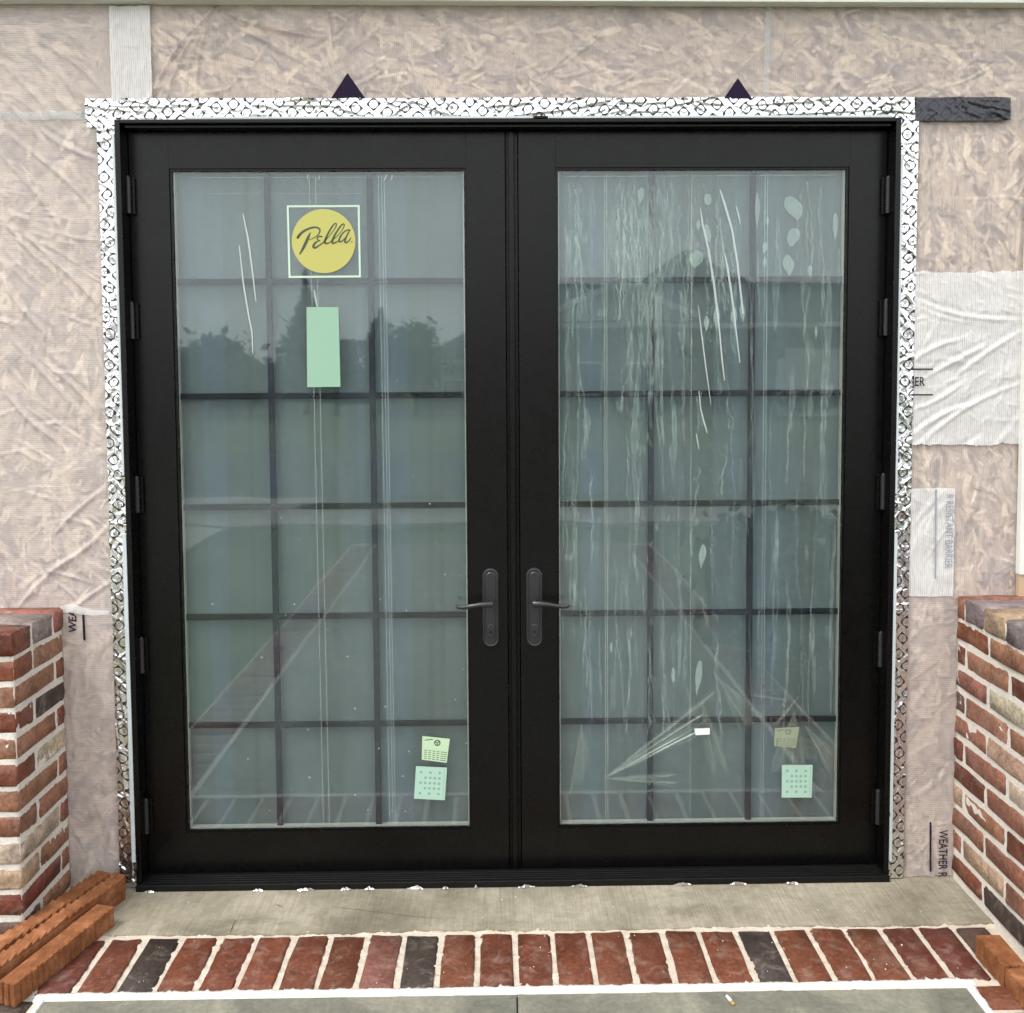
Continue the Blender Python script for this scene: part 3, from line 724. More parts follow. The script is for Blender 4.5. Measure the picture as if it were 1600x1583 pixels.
W_RL = build('house_wrap', sheet(XFR-0.002, 1.412, 0.004, 0.935, -0.0440, rfolds(24, 1.22, 1.4, 0.05, 0.9, 50, 35, 0.04, 0.14, 0.0017, 0.007, 10), seed=18), M_WRAP_H,
      label='ribbed wrap strip between the door and the right brick wall, printed with dark upright lettering', cat='house wrap', smooth=True)
# prints on the wrap
YP = -0.0490
def print_text(parent, body, x, z, size, rot, mat, name='printed_text', sx=1.0, shear=0.0, bold=0.0, y=YP):
    cu = bpy.data.curves.new(name, 'FONT'); cu.body = body; cu.size = size; cu.shear = shear; cu.offset = bold
    cu.align_x = 'CENTER'; cu.align_y = 'CENTER'
    to = bpy.data.objects.new('tmp', cu); COL.objects.link(to)
    dg = bpy.context.evaluated_depsgraph_get(); me = bpy.data.meshes.new_from_object(to.evaluated_get(dg))
    bpy.data.objects.remove(to); bpy.data.curves.remove(cu)
    ca, sa = math.cos(rot), math.sin(rot); m = MB()
    m.v = [(x + (p.co.x*sx*ca - p.co.y*sa), y, z + (p.co.x*sx*sa + p.co.y*ca)) for p in me.vertices]
    m.f = [tuple(q.vertices) for q in me.polygons]; bpy.data.meshes.remove(me)
    return build(name, m, mat, parent)
def print_stroke(parent, pts, mat, name='printed_line', y=YP): return build(name, MB().ribbon(pts, y), mat, parent)
def zc_(l): return l
TX = [(1.3689, 0.0792), (1.2625, 1.5878), (1.364, 1.1205), (-1.3738, 0.8583)]
print_text(W_RL, 'WEATHER R', TX[0][0], TX[0][1], 0.040, -math.pi/2, M_INK, bold=0.0004, sx=0.70)
print_text(W_P, 'ER', TX[1][0], TX[1][1], 0.040, 0, M_INK, bold=0.0004, sx=0.72, y=-0.0575)
print_text(W_P2, 'R RESISTANT BARRIER', TX[2][0], TX[2][1], 0.036, -math.pi/2, M_INK_FAINT, sx=0.66, y=-0.0560)
print_text(W_LL, 'WEA', TX[3][0], TX[3][1], 0.034, math.pi/2, M_INK, bold=0.0006, sx=0.95, shear=0.15)
LN = [[(1.3278, 0.1805), (1.3309, 0.0228)], [(1.2417, 1.6276), (1.3017, 1.6273)], [(1.2392, 1.5483), (1.3032, 1.5479)], [(1.2441, 1.6058), (1.2448, 1.5701)], [(1.3211, 1.2499), (1.3246, 0.9729)], [(-1.3412, 0.8862), (-1.3406, 0.8419), (-1.3399, 0.8014)]]
print_stroke(W_RL, [(p[0], p[1], 0.006) for p in LN[0]], M_INK)
for q in (1, 2, 3): print_stroke(W_P, [(p[0], p[1], 0.0045 if q < 3 else 0.003) for p in LN[q]], M_INK, y=-0.0575)
print_stroke(W_P2, [(p[0], p[1], 0.0045) for p in LN[4]], M_INK_FAINT, y=-0.0560)
print_stroke(W_LL, [(p[0], p[1], 0.007) for p in LN[5]], M_INK)
for tri in [[(-0.4931, 2.5318), (-0.5446, 2.4559), (-0.4401, 2.4557)], [(0.6915, 2.5146), (0.649, 2.4536), (0.735, 2.4534)]]:
    build('printed_triangle', MB().add([(p[0], -0.0520, p[1]) for p in tri], [(0, 1, 2)]), M_TRIANGLE, W_T)
BLN = [[(-1.5421, 2.4053), (-1.4269, 2.407), (-1.2885, 2.4086)], [(0.782, 2.7207), (0.7812, 2.5953), (0.7786, 2.4616)]]
M_SEAM = mat_film('pale_blue_seam', 0.35, (0.56, 0.62, 0.63, 1))
print_stroke(W_L, [(p[0], p[1], 0.024) for p in BLN[0]], M_SEAM, 'seam_tape', -0.0515)
print_stroke(W_T, [(p[0], p[1], 0.016) for p in BLN[1]], M_SEAM, 'seam_tape', -0.0515)
# torn whitish edge over the left pier
TE = [(-1.4021, 0.8989, 0.022), (-1.3743, 0.9027, 0.03), (-1.343, 0.8923, 0.022), (-1.3096, 0.8859, 0.018), (-1.264, 0.8875, 0.012)]
build('torn_edge', MB().ribbon(TE, -0.0522), mat_film('torn_edge', 0.5, (0.88, 0.87, 0.86, 1)), W_L)

# ================================================================== FOIL TAPE
def tape(name, p0, p1, width, n_side, label, mat=M_FOIL, seed=0, y=-0.0515, crink=0.0034, uvoff=(0, 0), tilt=0.0, flip=1):
    """strip from p0 to p1 (x,z), laid to one side of that line; crinkled"""
    rg = np.random.default_rng(seed)
    p0, p1 = np.array(p0), np.array(p1); L = np.linalg.norm(p1-p0); t = (p1-p0)/L; nr = np.array((-t[1], t[0]))*n_side
    nu, nv = int(L/0.0032), max(6, int(width/0.0032))
    U, Vv = np.meshgrid(np.linspace(0, L, nu), np.linspace(0, width, nv))
    H = np.zeros_like(U)
    for _ in range(int(L*120)):           # random small creases
        cu, cv = rg.uniform(0, L), rg.uniform(0, width); a = rg.normal(0, 0.9); ln = rg.uniform(0.015, 0.06); w = rg.uniform(0.0018, 0.0045)
        du, dv = U-cu, Vv-cv; al = du*math.cos(a)+dv*math.sin(a); ac = -du*math.sin(a)+dv*math.cos(a)
        H += rg.uniform(-0.4, 1.0)*crink*np.exp(-(ac/w)**2)*np.exp(-(al/ln)**2)
    for _ in range(int(L*9)):            # long sharp lengthwise wrinkles
        cu, cv = rg.uniform(0, L), rg.uniform(0, width); a = rg.normal(0, 0.22); ln = rg.uniform(0.05, 0.16); w = rg.uniform(0.0022, 0.004)
        du, dv = U-cu, Vv-cv; al = du*math.cos(a)+dv*math.sin(a); ac = -du*math.sin(a)+dv*math.cos(a)
        H += 1.25*crink*np.exp(-(ac/w)**2)*np.exp(-(al/ln)**2)
    H += 0.0006*np.sin(U*23+Vv*40) + tilt*Vv
    wob = np.convolve(rg.normal(0, 1, nu+20), np.ones(21)/21, 'same')[10:-10]*0.004
    P = p0 + U[..., None]*t + (Vv + wob*(Vv/width))[..., None]*nr
    m = MB(); m.add(np.stack([P[..., 0], y - np.maximum(H, -0.002), P[..., 1]], -1).reshape(-1, 3).tolist(),
        [(j*nu+i, j*nu+i+1, (j+1)*nu+i+1, (j+1)*nu+i) for j in range(nv-1) for i in range(nu-1)])
    if n_side*flip < 0: m.f = [tuple(reversed(q)) for q in m.f]
    uv = np.stack([U+uvoff[0] + 0.004*np.sin(U*9+seed) + H*0.9, Vv+uvoff[1] + 0.006*np.sin(U*5.3+seed*2) + 0.003*np.sin(U*31) + H*0.9], -1).reshape(-1, 2)
    return build(name, m, mat, None, label, 'flashing tape', 'foil flashing tape around the door frame', smooth=True, uv=uv)
TP = [(-1.2842, 2.4555), (1.2488, 2.4601), (1.5303, 2.4557), (1.2501, 2.3871), (1.532, 2.3864), (-1.2532, 2.4042), (-1.2476, 0.3921), (-1.2488, 0.0819), (1.246, 2.3986), (1.2421, 0.9794), (1.2411, 0.0106), (-1.2863, 2.389)]
tape('flashing_tape', (TP[0][0], ZFT-0.002), (TP[1][0], ZFT-0.002), 0.066, 1, 'white looking printed foil tape running along the top of the door frame', seed=1, uvoff=(0, 0.004))
tape('flashing_tape', (-1.250, 2.40), (-1.250, 0.02), 0.062, 1, 'printed foil tape running down the left side of the door frame', seed=2, uvoff=(0.02, 0.011), y=-0.0535, crink=0.0030)
tape('flashing_tape', (1.247, 2.40), (1.240, 0.004), 0.056, -1, 'printed foil tape running down the right side of the door frame', seed=3, uvoff=(0.01, 0.02), y=-0.0535, crink=0.0030)
tape('flashing_tape', (1.236, 2.385), (1.527, 2.385), 0.069, 1, 'foil tape end coloured for a dark reflection, sticking out past the upper right door corner', M_FOIL_DARK, seed=4, y=-0.0560, crink=0.0026, uvoff=(0.3, 0.01))
# small corner tab on the upper left
tape('flashing_tape', (-1.282, 2.372), (-1.19, 2.372), 0.058, 1, 'short foil tape tab at the upper left corner of the door frame', seed=6, y=-0.0508, crink=0.002, uvoff=(0.1, 0.03))

# ================================================================== DOOR
door = empty('french_door', (0, 0, 0), 'black double french door with gridded glass panes', 'door')
FY = -0.062
mb = MB(); W1 = 0.0165
# jambs and head: outer lip, then a stepped rebate behind it
mb.box(XFL, XFL+W1, FY, 0.11, 0.0, ZFT, 0.002); mb.box(XFR-W1, XFR, FY, 0.11, 0.0, ZFT, 0.002)
mb.box(XFL+W1+0.0005, XFR-W1-0.0005, FY, 0.11, ZFT-0.012, ZFT, 0.002)
build('frame', mb, M_BLACK, door)
mb = MB()
mb.box(XFL+W1+0.0085, XFR-W1-0.0085, FY+0.018, 0.11, ZFT-0.021, ZFT-0.013, 0.001)
build('rebate', mb, M_BLACK, door)
# sill with a nose and grip ridges
mb = MB(); mb.box(XFL+0.001, XFR-0.001, -0.0735, 0.10, 0.0005, 0.021, 0.002)
build('sill', mb, M_SILL, door)
mb = MB()
for k in range(4): mb.box(XFL+0.03, XFR-0.03, -0.060+k*0.013, -0.055+k*0.013, 0.0214, 0.0232, 0.0006, 1)
sill = bpy.data.objects['sill']; build('grip_ridge', mb, M_SILL, sill)

A_, B_, Z1, Z2 = 1.0565, 0.1392, 2.2595, 0.1550
LX0, LX1, RX0, RX1, PZ0, PZ1 = -1.1780, -0.0185, 0.0225, 1.1730, 0.0245, 2.3705
def leaf(x0, x1, gx0, gx1, name_lbl):
    mb = MB(); b = 0.0022
    mb.box(x0, gx0, 0, 0.045, PZ0, PZ1, 0.0007, 1); mb.box(gx1, x1, 0, 0.045, PZ0, PZ1, 0.0007, 1)
    mb.box(gx0+0.0001, gx1-0.0001, 0.0002, 0.045, Z1, PZ1); mb.box(gx0+0.0001, gx1-0.0001, 0.0002, 0.045, PZ0, Z2)
    lf_ = build('door_leaf', mb, M_BLACK, door)
    # bevelled glazing bead round the opening
    mb = MB(); k = 0.007
    mb.box(gx0, gx0+k, 0.006, 0.0118, Z2, Z1); mb.box(gx1-k, gx1, 0.006, 0.0118, Z2, Z1)
    mb.box(gx0+k, gx1-k, 0.006, 0.0118, Z1-k, Z1); mb.box(gx0+k, gx1-k, 0.006, 0.0118, Z2, Z2+k)
    build('glazing_bead', mb, M_BLACK, lf_)
    build('glass_pane', MB().box(gx0-0.004, gx1+0.004, 0.0124, 0.0164, Z2-0.004, Z1+0.004), M_GLASS, lf_)
    # sheet taped over the inside of the glass: keeps the room from showing
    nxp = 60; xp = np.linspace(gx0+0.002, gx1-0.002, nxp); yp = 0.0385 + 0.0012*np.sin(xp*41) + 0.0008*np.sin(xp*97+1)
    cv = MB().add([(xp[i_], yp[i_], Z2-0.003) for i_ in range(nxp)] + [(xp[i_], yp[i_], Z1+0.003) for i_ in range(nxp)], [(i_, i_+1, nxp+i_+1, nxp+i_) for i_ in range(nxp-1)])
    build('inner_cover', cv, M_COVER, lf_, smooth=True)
    # pale spacer between the panes
    s = 0.004; mb = MB()
    mb.box(gx0+0.0075, gx0+0.0075+s, 0.0175, 0.034, Z2, Z1); mb.box(gx1-0.0075-s, gx1-0.0075, 0.0175, 0.034, Z2, Z1)
    mb.box(gx0+0.012, gx1-0.012, 0.0175, 0.034, Z2+0.003, Z2+0.003+s+0.004)
    build('spacer', mb, M_SPACER, lf_)
    sg = -1 if x0 < 0 else 1
    gw = 0.0095
    for gx in (sg*0.7605, sg*0.4410):
        build('grille_bar', MB().box(gx-gw, gx+gw, 0.0185, 0.030, Z2+0.001, Z1-0.001, 0.003), M_GRILLE, lf_)
    for gz in (1.914, 1.556, 1.2045, 0.851, 0.4975):
        build('grille_bar', MB().box(gx0+0.001, gx1-0.001, 0.0195, 0.029, gz-gw, gz+gw, 0.003), M_GRILLE, lf_)
    return lf_
leafL = leaf(LX0, LX1, -A_, -B_, 'left'); leafR = leaf(RX0, RX1, B_, A_, 'right')
# astragal between the leaves
mb = MB()
mb.box(-0.0165, 0.0205, 0.006, 0.04, PZ0, PZ1, 0.001); mb.box(-0.013, -0.0095, -0.0015, 0.006, PZ0, PZ1, 0.0008, 1)
mb.box(-0.0065, 0.008, -0.004, 0.006, PZ0, PZ1, 0.0015); mb.box(0.0105, 0.0135, -0.0015, 0.006, PZ0, PZ1, 0.0008, 1)
build('astragal', mb, M_BLACK, door)
# hinges
for side, zs in ((-1, (2.174, 1.79, 1.249, 0.739, 0.218)), (1, (2.166, 1.788, 1.241, 0.735, 0.219))):
    xh = -1.1750 if side < 0 else 1.1700
    for z in zs:
        h = build('hinge', MB().box(min(xh, xh-side*0.016), max(xh, xh-side*0.016), -0.012, -0.0008, z-0.056, z+0.056, 0.001), M_BLACK, door)
        mb = MB(); xp = xh + side*0.0005
        mb.tube([(xp, -0.019, z-0.054), (xp, -0.019, z+0.054)], 0.0080, 12)
        for q in (-0.018, 0.018): mb.tube([(xp, -0.019, z+q-0.0012), (xp, -0.019, z+q+0.0012)], 0.0088, 12)
        mb.tube([(xp, -0.019, z+0.0545), (xp, -0.019, z+0.0600)], [0.0065, 0.0045], 12)
        build('hinge_pin', mb, M_HINGE, h, smooth=True, sharp=0.7)
# lever handles
def stadium(cx, z0, z1, r, k=14):
    p = [(cx + r*math.cos(a), z1-r + r*math.sin(a)) for a in np.linspace(0, math.pi, k)]
    p += [(cx + r*math.cos(a), z0+r + r*math.sin(a)) for a in np.linspace(math.pi, 2*math.pi, k)]
    return p[::-1]
def domed(cx, z0, z1, r, ys, insets):
    m = MB(); rings = []
    for yv, ins in zip(ys, insets): rings.append([(p[0], yv, p[1]) for p in stadium(cx, z0+ins, z1-ins, r-ins)])
    n = len(rings[0]); m.v = [p for rr in rings for p in rr]
    for a in range(len(rings)-1):
        for i in range(n): m.f.append((a*n+i, (a+1)*n+i, (a+1)*n+(i+1) % n, a*n+(i+1) % n))
    m.f.append(tuple(range((len(rings)-1)*n, len(rings)*n)))
    return m
for side in (-1, 1):
    hx = -0.0725 if side < 0 else 0.0665
    hz0, hz1 = 0.7525, 1.006
    pl = build('handle_plate', domed(hx, hz0, hz1, 0.0265, (0.0, -0.004, -0.0075, -0.0085, -0.0068, -0.0068), (0, 0, 0.002, 0.0045, 0.0075, 0.0085)), M_BLACK_METAL, door, smooth=True, sharp=0.6)
    build('raised_panel', domed(hx, hz0+0.009, hz1-0.012, 0.0165, (-0.006, -0.0095, -0.0108), (0, 0.0005, 0.002)), M_BLACK_METAL, pl, smooth=True, sharp=0.6)
    mb = MB(); zp = 0.899
    mb.tube([(hx, -0.008, zp), (hx, -0.020, zp)], [0.0135, 0.0115], 16); mb.tube([(hx, -0.020, zp), (hx, -0.048, zp)], 0.0085, 14)
    s = side
    lev = [(hx - s*0.004, -0.046, zp+0.001), (hx + s*0.012, -0.052, zp+0.002), (hx + s*0.035, -0.053, zp+0.001), (hx + s*0.062, -0.051, zp-0.004), (hx + s*0.088, -0.049, zp-0.008), (hx + s*0.103, -0.049, zp-0.006), (hx + s*0.110, -0.049, zp-0.001)]
    mb.tube(lev, [0.010, 0.0098, 0.0078, 0.0066, 0.0068, 0.006, 0.003], 12)
    build('lever', mb, M_BLACK_METAL, pl, smooth=True, sharp=1.0)
    build('lock_cylinder', domed(hx, 0.783, 0.828, 0.0105, (-0.0100, -0.0145, -0.0155), (0, 0.0004, 0.002)), M_BLACK_METAL, pl, smooth=True, sharp=0.6)
    build('key_hole', MB().tube([(hx, -0.0150, 0.8035), (hx, -0.0163, 0.8035)], 0.0052, 14), M_HOLE, pl)
# small screw cap on the top of the frame
mb = MB(); mb.box(0.068, 0.113, -0.064, -0.050, ZFT+0.0005, ZFT+0.007, 0.001); mb.box(0.091, 0.096, -0.062, -0.052, ZFT+0.0075, ZFT+0.013)
build('head_clip', mb, M_BLACK, door)

# pale nailing fin showing between frame and tape
fin = empty('nailing_fin', (0, -0.056, 0.05), 'pale grey blue vinyl fin edging the black door frame', 'door fin')
def fstrip(x0, x1, z0, z1): build('fin_strip', MB().box(x0, x1, -0.0605, -0.0545, z0, z1, 0.001, 1), M_FIN, fin)
fstrip(XFL-0.0085, XFL-0.0005, 1.315, 2.350); fstrip(XFL-0.0135, XFL-0.0005, 0.090, 1.135)
fstrip(XFR+0.0005, XFR+0.0075, 1.24, 2.285); fstrip(XFR+0.0005, XFR+0.0105, 0.062, 1.115)
fstrip(-0.985, 0.066, ZFT+0.0005, ZFT+0.0075); fstrip(0.115, 1.165, ZFT+0.0005, ZFT+0.0075)
# bits of bright foil under the sill
scr = empty('sill_foil', (0, -0.08, 0), 'bright scraps of foil poking out under the black door sill', 'foil scraps')
def scrap(x, L, seed, z=0.004, yo=-0.0775):
    rg = random.Random(seed); n = 9; m = MB(); up = []; dn = []
    for i in range(n):
        f = i/(n-1); xx = x - L/2 + L*f
        up.append((xx + rg.uniform(-.001, .001), yo - rg.uniform(0, .004), z + rg.uniform(.004, .011)*math.sin(math.pi*max(.08, min(.92, f)))))
        dn.append((xx + rg.uniform(-.001, .001), yo - rg.uniform(0.001, .006), 0.0015 + rg.uniform(0, .002)))
    m.add(up+dn, [(i, n+i, n+i+1, i+1) for i in range(n-1)]); build('foil_scrap', m, M_FOIL_PLAIN, scr)
for i, (x, L) in enumerate([(-.660,.055),(-.81,.03),(-.535,.032),(-.46,.03),(-.315,.05),(-.22,.018),(-.125,.012),(.035,.05),(.2,.05),(.53,.058),(.705,.05),(.875,.04),(-1.15,.03)]):
    scrap(x, L, i)

# ================================================================== FILM ON THE GLASS
YF = 0.0108
def rect(x0, x1, z0, z1, y): return MB().add([(x0, y, z0), (x1, y, z0), (x1, y, z1), (x0, y, z1)], [(0, 1, 2, 3)])
filmL = empty('protective_film', (-0.6, YF, 0.17), 'dusty clear film with upright seams over the left door glass', 'plastic film')
filmR = empty('protective_film', (0.6, YF, 0.17), 'bubbled and creased clear film peeling off the right door glass', 'plastic film')
gl, gr = -A_+0.020, -B_-0.0085
build('film_sheet', rect(gl, gr, Z2+0.012, Z1-0.011, YF), M_FILM, filmL)
build('film_strip', rect(-0.785, -0.622, Z2+0.012, Z1-0.02, YF-0.0004), M_FILM_BLUE, filmL)
build('film_strip', rect(-0.545, -0.388, Z2+0.012, Z1-0.02, YF-0.0006), M_FILM_BLUE, filmL)
mb = MB()
for x in (-0.622, -0.603, -0.408, -0.398, -0.390): mb.ribbon([(x-0.004, Z1-0.02, 0.0022), (x, 1.2, 0.0018), (x+0.004, Z2+0.02, 0.0018)], YF-0.0009)
mb.ribbon([(gl+.05, Z1-0.026, .0016), (gr-.02, Z1-0.026, .0016)], YF-0.0009)
mb.ribbon([(gl+.1, Z1-0.075, .001), (gr-.2, Z1-0.077, .001)], YF-0.0009)
build('film_edge', mb, M_FILM_EDGE, filmL)
mb = MB()
for st in [[(-0.8331, 2.121, 0.004), (-0.819, 2.0421, 0.007), (-0.809, 1.9531, 0.006), (-0.7992, 1.8539, 0.004)], [(-0.8472, 2.0245, 0.004), (-0.8377, 1.9136, 0.006), (-0.824, 1.8142, 0.006), (-0.8133, 1.7544, 0.005), (-0.8127, 1.6904, 0.003)], [(-0.6171, 1.8848, 0.004), (-0.6117, 1.853, 0.006), (-0.6044, 1.8131, 0.004)], [(-0.6305, 2.24, 0.004), (-0.6307, 2.2283, 0.003)], [(-0.5949, 2.238, 0.004), (-0.5971, 2.2262, 0.003)], [(-0.3865, 2.2393, 0.005), (-0.3947, 2.2217, 0.003)], [(-0.3687, 2.2392, 0.004), (-0.3729, 2.2216, 0.003)]]:
    build('film_scratch', MB().ribbon([(p[0], p[1], p[2]*0.8) for p in st], YF-0.0012), M_FILM_BRIGHT, filmL)
mb = MB(); rg = np.random.default_rng(21)
for _ in range(40):
    x, z, r = rg.uniform(gl, gr), rg.uniform(Z2+.05, 1.3), rg.uniform(0.001, 0.003)
    mb.add([(x+r*math.cos(a), YF-0.0010, z+r*math.sin(a)) for a in np.linspace(0, 2*math.pi, 7)[:-1]], [tuple(range(6))])
build('film_specks', mb, M_FILM_BRIGHT, filmL, kind='stuff')

gl, gr = B_+0.0085, A_-0.018
build('film_sheet', rect(gl, gr, Z2+0.012, Z1-0.011, YF), M_FILM, filmR)
build('film_strip', rect(0.293, 0.565, Z2+0.012, Z1-0.02, YF-0.0004), M_FILM_BLUE, filmR)
build('film_strip', rect(0.635, 0.795, Z2+0.012, Z1-0.02, YF-0.0006), M_FILM_BLUE, filmR)
mb = MB()
for x in (0.291, 0.298, 0.565, 0.795, 0.803): mb.ribbon([(x, Z1-0.02, 0.0022), (x+0.002, 1.2, 0.0017), (x+0.004, Z2+0.02, 0.0017)], YF-0.0009)
mb.ribbon([(gl+.02, Z1-0.026, .0018), (gr-.02, Z1-0.024, .0018)], YF-0.0009)
build('film_edge', mb, M_FILM_EDGE, filmR)
mb = MB()
for st in [[(0.6535, 2.1907, 0.005), (0.6678, 2.1492, 0.01), (0.6925, 2.0659, 0.009), (0.7094, 1.9664, 0.009), (0.7202, 1.8765, 0.008), (0.7288, 1.8064, 0.006)], [(0.5916, 2.1356, 0.004), (0.5999, 2.0821, 0.008), (0.6184, 2.0066, 0.009), (0.6352, 1.9069, 0.009), (0.6458, 1.8268, 0.009), (0.6543, 1.7566, 0.006), (0.663, 1.666, 0.006), (0.6716, 1.5973, 0.004)], [(0.6689, 1.9944, 0.004), (0.6793, 1.9466, 0.009), (0.692, 1.8666, 0.009), (0.7005, 1.8065, 0.006), (0.7091, 1.7362, 0.006), (0.7199, 1.6536, 0.004)], [(0.704, 2.1411, 0.004), (0.7123, 2.1114, 0.007), (0.7186, 2.0836, 0.003)], [(0.5871, 1.8311, 0.003), (0.5977, 1.7468, 0.005), (0.6125, 1.636, 0.005), (0.6294, 1.5187, 0.002)], [(0.5906, 1.5635, 0.003), (0.597, 1.5047, 0.005), (0.6074, 1.4641, 0.006), (0.6177, 1.4315, 0.003)], [(0.5832, 1.4276, 0.003), (0.5874, 1.4032, 0.005), (0.5916, 1.3787, 0.002)]]:
    build('film_scratch', MB().ribbon([(p[0], p[1], p[2]*0.72) for p in st], YF-0.0016), M_FILM_BRIGHT, filmR)
def blob(m, cx, cz, w, h, y, tip=0.0, n=18, seed=0, lean=0.0):
    rg = random.Random(seed); pts = []
    for i in range(n):
        a = 2*math.pi*i/n; r = 1 + rg.uniform(-.06, .06)
        xx = w*math.cos(a)*r; zz = h*math.sin(a)*r
        if tip and math.sin(a) < 0: xx *= (1 - tip*abs(math.sin(a)))
        pts.append((cx + xx + lean*zz, y, cz + zz))
    m.add(pts, [tuple(range(n))])
mb = MB()
for i, (x, z, w, h, tip, lean) in enumerate([(0.8852, 2.1346, 0.028, 0.036, 0.5, -0.35), (0.8841, 2.0433, 0.021, 0.029, 0.5, 0.2), (0.871, 1.9557, 0.018, 0.033, 0.7, -0.1), (0.9379, 1.9394, 0.007, 0.018, 0.6, 0), (0.6155, 2.1612, 0.012, 0.018, 0.2, 0), (0.5858, 2.0821, 0.007, 0.016, 0.3, 0), (0.6161, 2.0562, 0.01, 0.03, 0.6, -0.2), (0.5783, 1.9769, 0.024, 0.028, 0.6, 0.1), (0.646, 1.7907, 0.011, 0.036, 0.8, 0), (0.7006, 1.7925, 0.01, 0.034, 0.8, 0), (0.7268, 1.8084, 0.009, 0.03, 0.8, -0.1), (0.4049, 2.1758, 0.01, 0.024, 0.6, 0.1), (0.7705, 2.1251, 0.008, 0.06, 0.8, 0), (0.803, 2.0932, 0.005, 0.014, 0.5, 0), (1.0169, 2.0746, 0.009, 0.045, 0.8, 0), (0.9605, 1.7449, 0.005, 0.02, 0.8, 0), (0.7957, 2.0118, 0.009, 0.016, 0.4, 0.1), (0.7961, 1.966, 0.006, 0.014, 0.5, 0), (0.6137, 1.7769, 0.009, 0.022, 0.4, 0), (0.6036, 1.0342, 0.012, 0.04, 0.9, 0.1), (0.5934, 0.6392, 0.011, 0.06, 0.9, 0.1), (0.5128, 0.6505, 0.007, 0.024, 0.4, 0), (0.3128, 0.7424, 0.004, 0.018, 0.5, 0)]):
    blob(mb, x, z, w, h, YF-0.0011-0.00002*i, tip, seed=i, lean=lean)
build('film_bubble', mb, M_FILM_BUBBLE, filmR, kind='stuff')
# streaky bubbles: long uneven runs
mb = MB(); rg = np.random.default_rng(33); scol = []
cols_ = [(0.1888, 2.1863, 0.03, 0.95), (0.2264, 1.9486, 0.022, 0.8), (0.2926, 1.6681, 0.01, 0.5), (0.3529, 2.1266, 0.02, 0.9), (0.3833, 1.8281, 0.028, 1.0), (0.4093, 1.9477, 0.024, 1.0), (0.4637, 1.9475, 0.03, 0.8), (0.5053, 1.5862, 0.03, 0.6), (0.5543, 1.9471, 0.014, 0.5), (0.6676, 1.5852, 0.03, 0.5), (0.7254, 1.9862, 0.02, 0.6), (0.8148, 2.1249, 0.02, 0.4), (0.9248, 2.1839, 0.02, 0.5), (0.9852, 2.1837, 0.025, 0.5), (0.8718, 1.5029, 0.04, 0.5), (0.9451, 1.3395, 0.035, 0.7), (1, 1.0514, 0.02, 0.5)]
yk = 0
for (cx, cz0, sp, dens) in cols_:
    for _ in range(int(22*dens)):
        x = cx + rg.normal(0, sp); ztop = (rg.uniform(0.55, 2.22) if rg.random() < 0.62 else rg.uniform(2.05, 2.235)) if x < 0.62 else (rg.uniform(1.85, 2.23) if rg.random() < 0.45 else rg.uniform(0.7, 1.75))
        Ls = rg.choice((0.05, 0.12, 0.3, 0.6))*rg.uniform(0.6, 1.3); n = max(5, int(Ls/0.02)); zb = max(ztop-Ls, 0.42)
        if ztop - zb < 0.03: continue
        wmax = rg.choice((0.004, 0.007, 0.012, 0.022), p=(.35, .3, .2, .15)); pts = []; xx = x
        for i in range(n):
            f = i/(n-1); xx += rg.normal(0, 0.0020)
            xc = min(max(xx, gl+0.01), gr-0.01)
            pts.append((xc, ztop-(ztop-zb)*f, wmax*(0.35+0.65*math.sin(math.pi*min(.97, max(.03, f))))*rg.uniform(0.5, 1.3), rg.uniform(0.3, 1.0)))
        yk += 1; mb.soft(pts, YF-0.0018-0.000004*yk, scol, rg.uniform(0.25, 1.0))
# thin wandering runs, some splitting in two, and a milky patch of tiny blisters near the top
for _ in range(95):
    x = rg.choice((0.175, 0.20, 0.23, 0.36, 0.385, 0.41, 0.44, 0.47, 0.52, 0.60, 0.66, 0.84, 0.93, 0.97), p=(.09, .09, .05, .1, .13, .13, .09, .07, .06, .05, .04, .03, .04, .03)) + rg.normal(0, 0.016)
    z = rg.uniform(0.75, 2.235) if rg.random() < 0.55 else rg.uniform(2.0, 2.24); L = rg.uniform(0.08, 0.42); n = int(L/0.012)+4; pts = []; dr = rg.normal(0, 0.0012)
    for i in range(n):
        x += dr + rg.normal(0, 0.0026); dr *= 0.85; xc = min(max(x, gl+0.012), gr-0.012); zz = z-L*i/(n-1)
        if zz < 0.45: break
        pts.append((xc, zz, rg.uniform(0.0025, 0.0065), rg.uniform(0.35, 1.0)))
    if len(pts) > 4:
        yk += 1; mb.soft(pts, YF-0.0018-0.000004*yk, scol, rg.uniform(0.6, 1.25))
        if rg.random() < 0.4:
            k0 = len(pts)//2; q = [(min(max(p[0]+(i+1)*rg.uniform(0.0008, 0.0022), gl+.01), gr-.01), p[1], p[2]*0.8, p[3]) for i, p in enumerate(pts[k0:])]
            if len(q) > 3: yk += 1; mb.soft(q, YF-0.0018-0.000004*yk, scol, 0.8)
for _ in range(260):
    x = rg.choice((0.475, 0.40, 0.60, 0.19), p=(.45, .25, .15, .15)) + rg.normal(0, 0.028); z = rg.uniform(1.95, 2.22) if rg.random() < .6 else rg.uniform(1.0, 2.2); L = rg.uniform(0.008, 0.035); a = rg.normal(0, 0.25)
    if not gl+.015 < x < gr-.015: continue
    pts = [(x+a*L*f, z-L*f, rg.uniform(.5, 1)*L*0.30*math.sin(math.pi*min(.95, max(.05, f))), 1.0) for f in np.linspace(0, 1, 6)]
    yk += 1; mb.soft(pts, YF-0.0018-0.000004*yk, scol, rg.uniform(0.3, 0.9))
build('film_streak', mb, M_FILM_STREAK, filmR, kind='stuff', cols=scol)
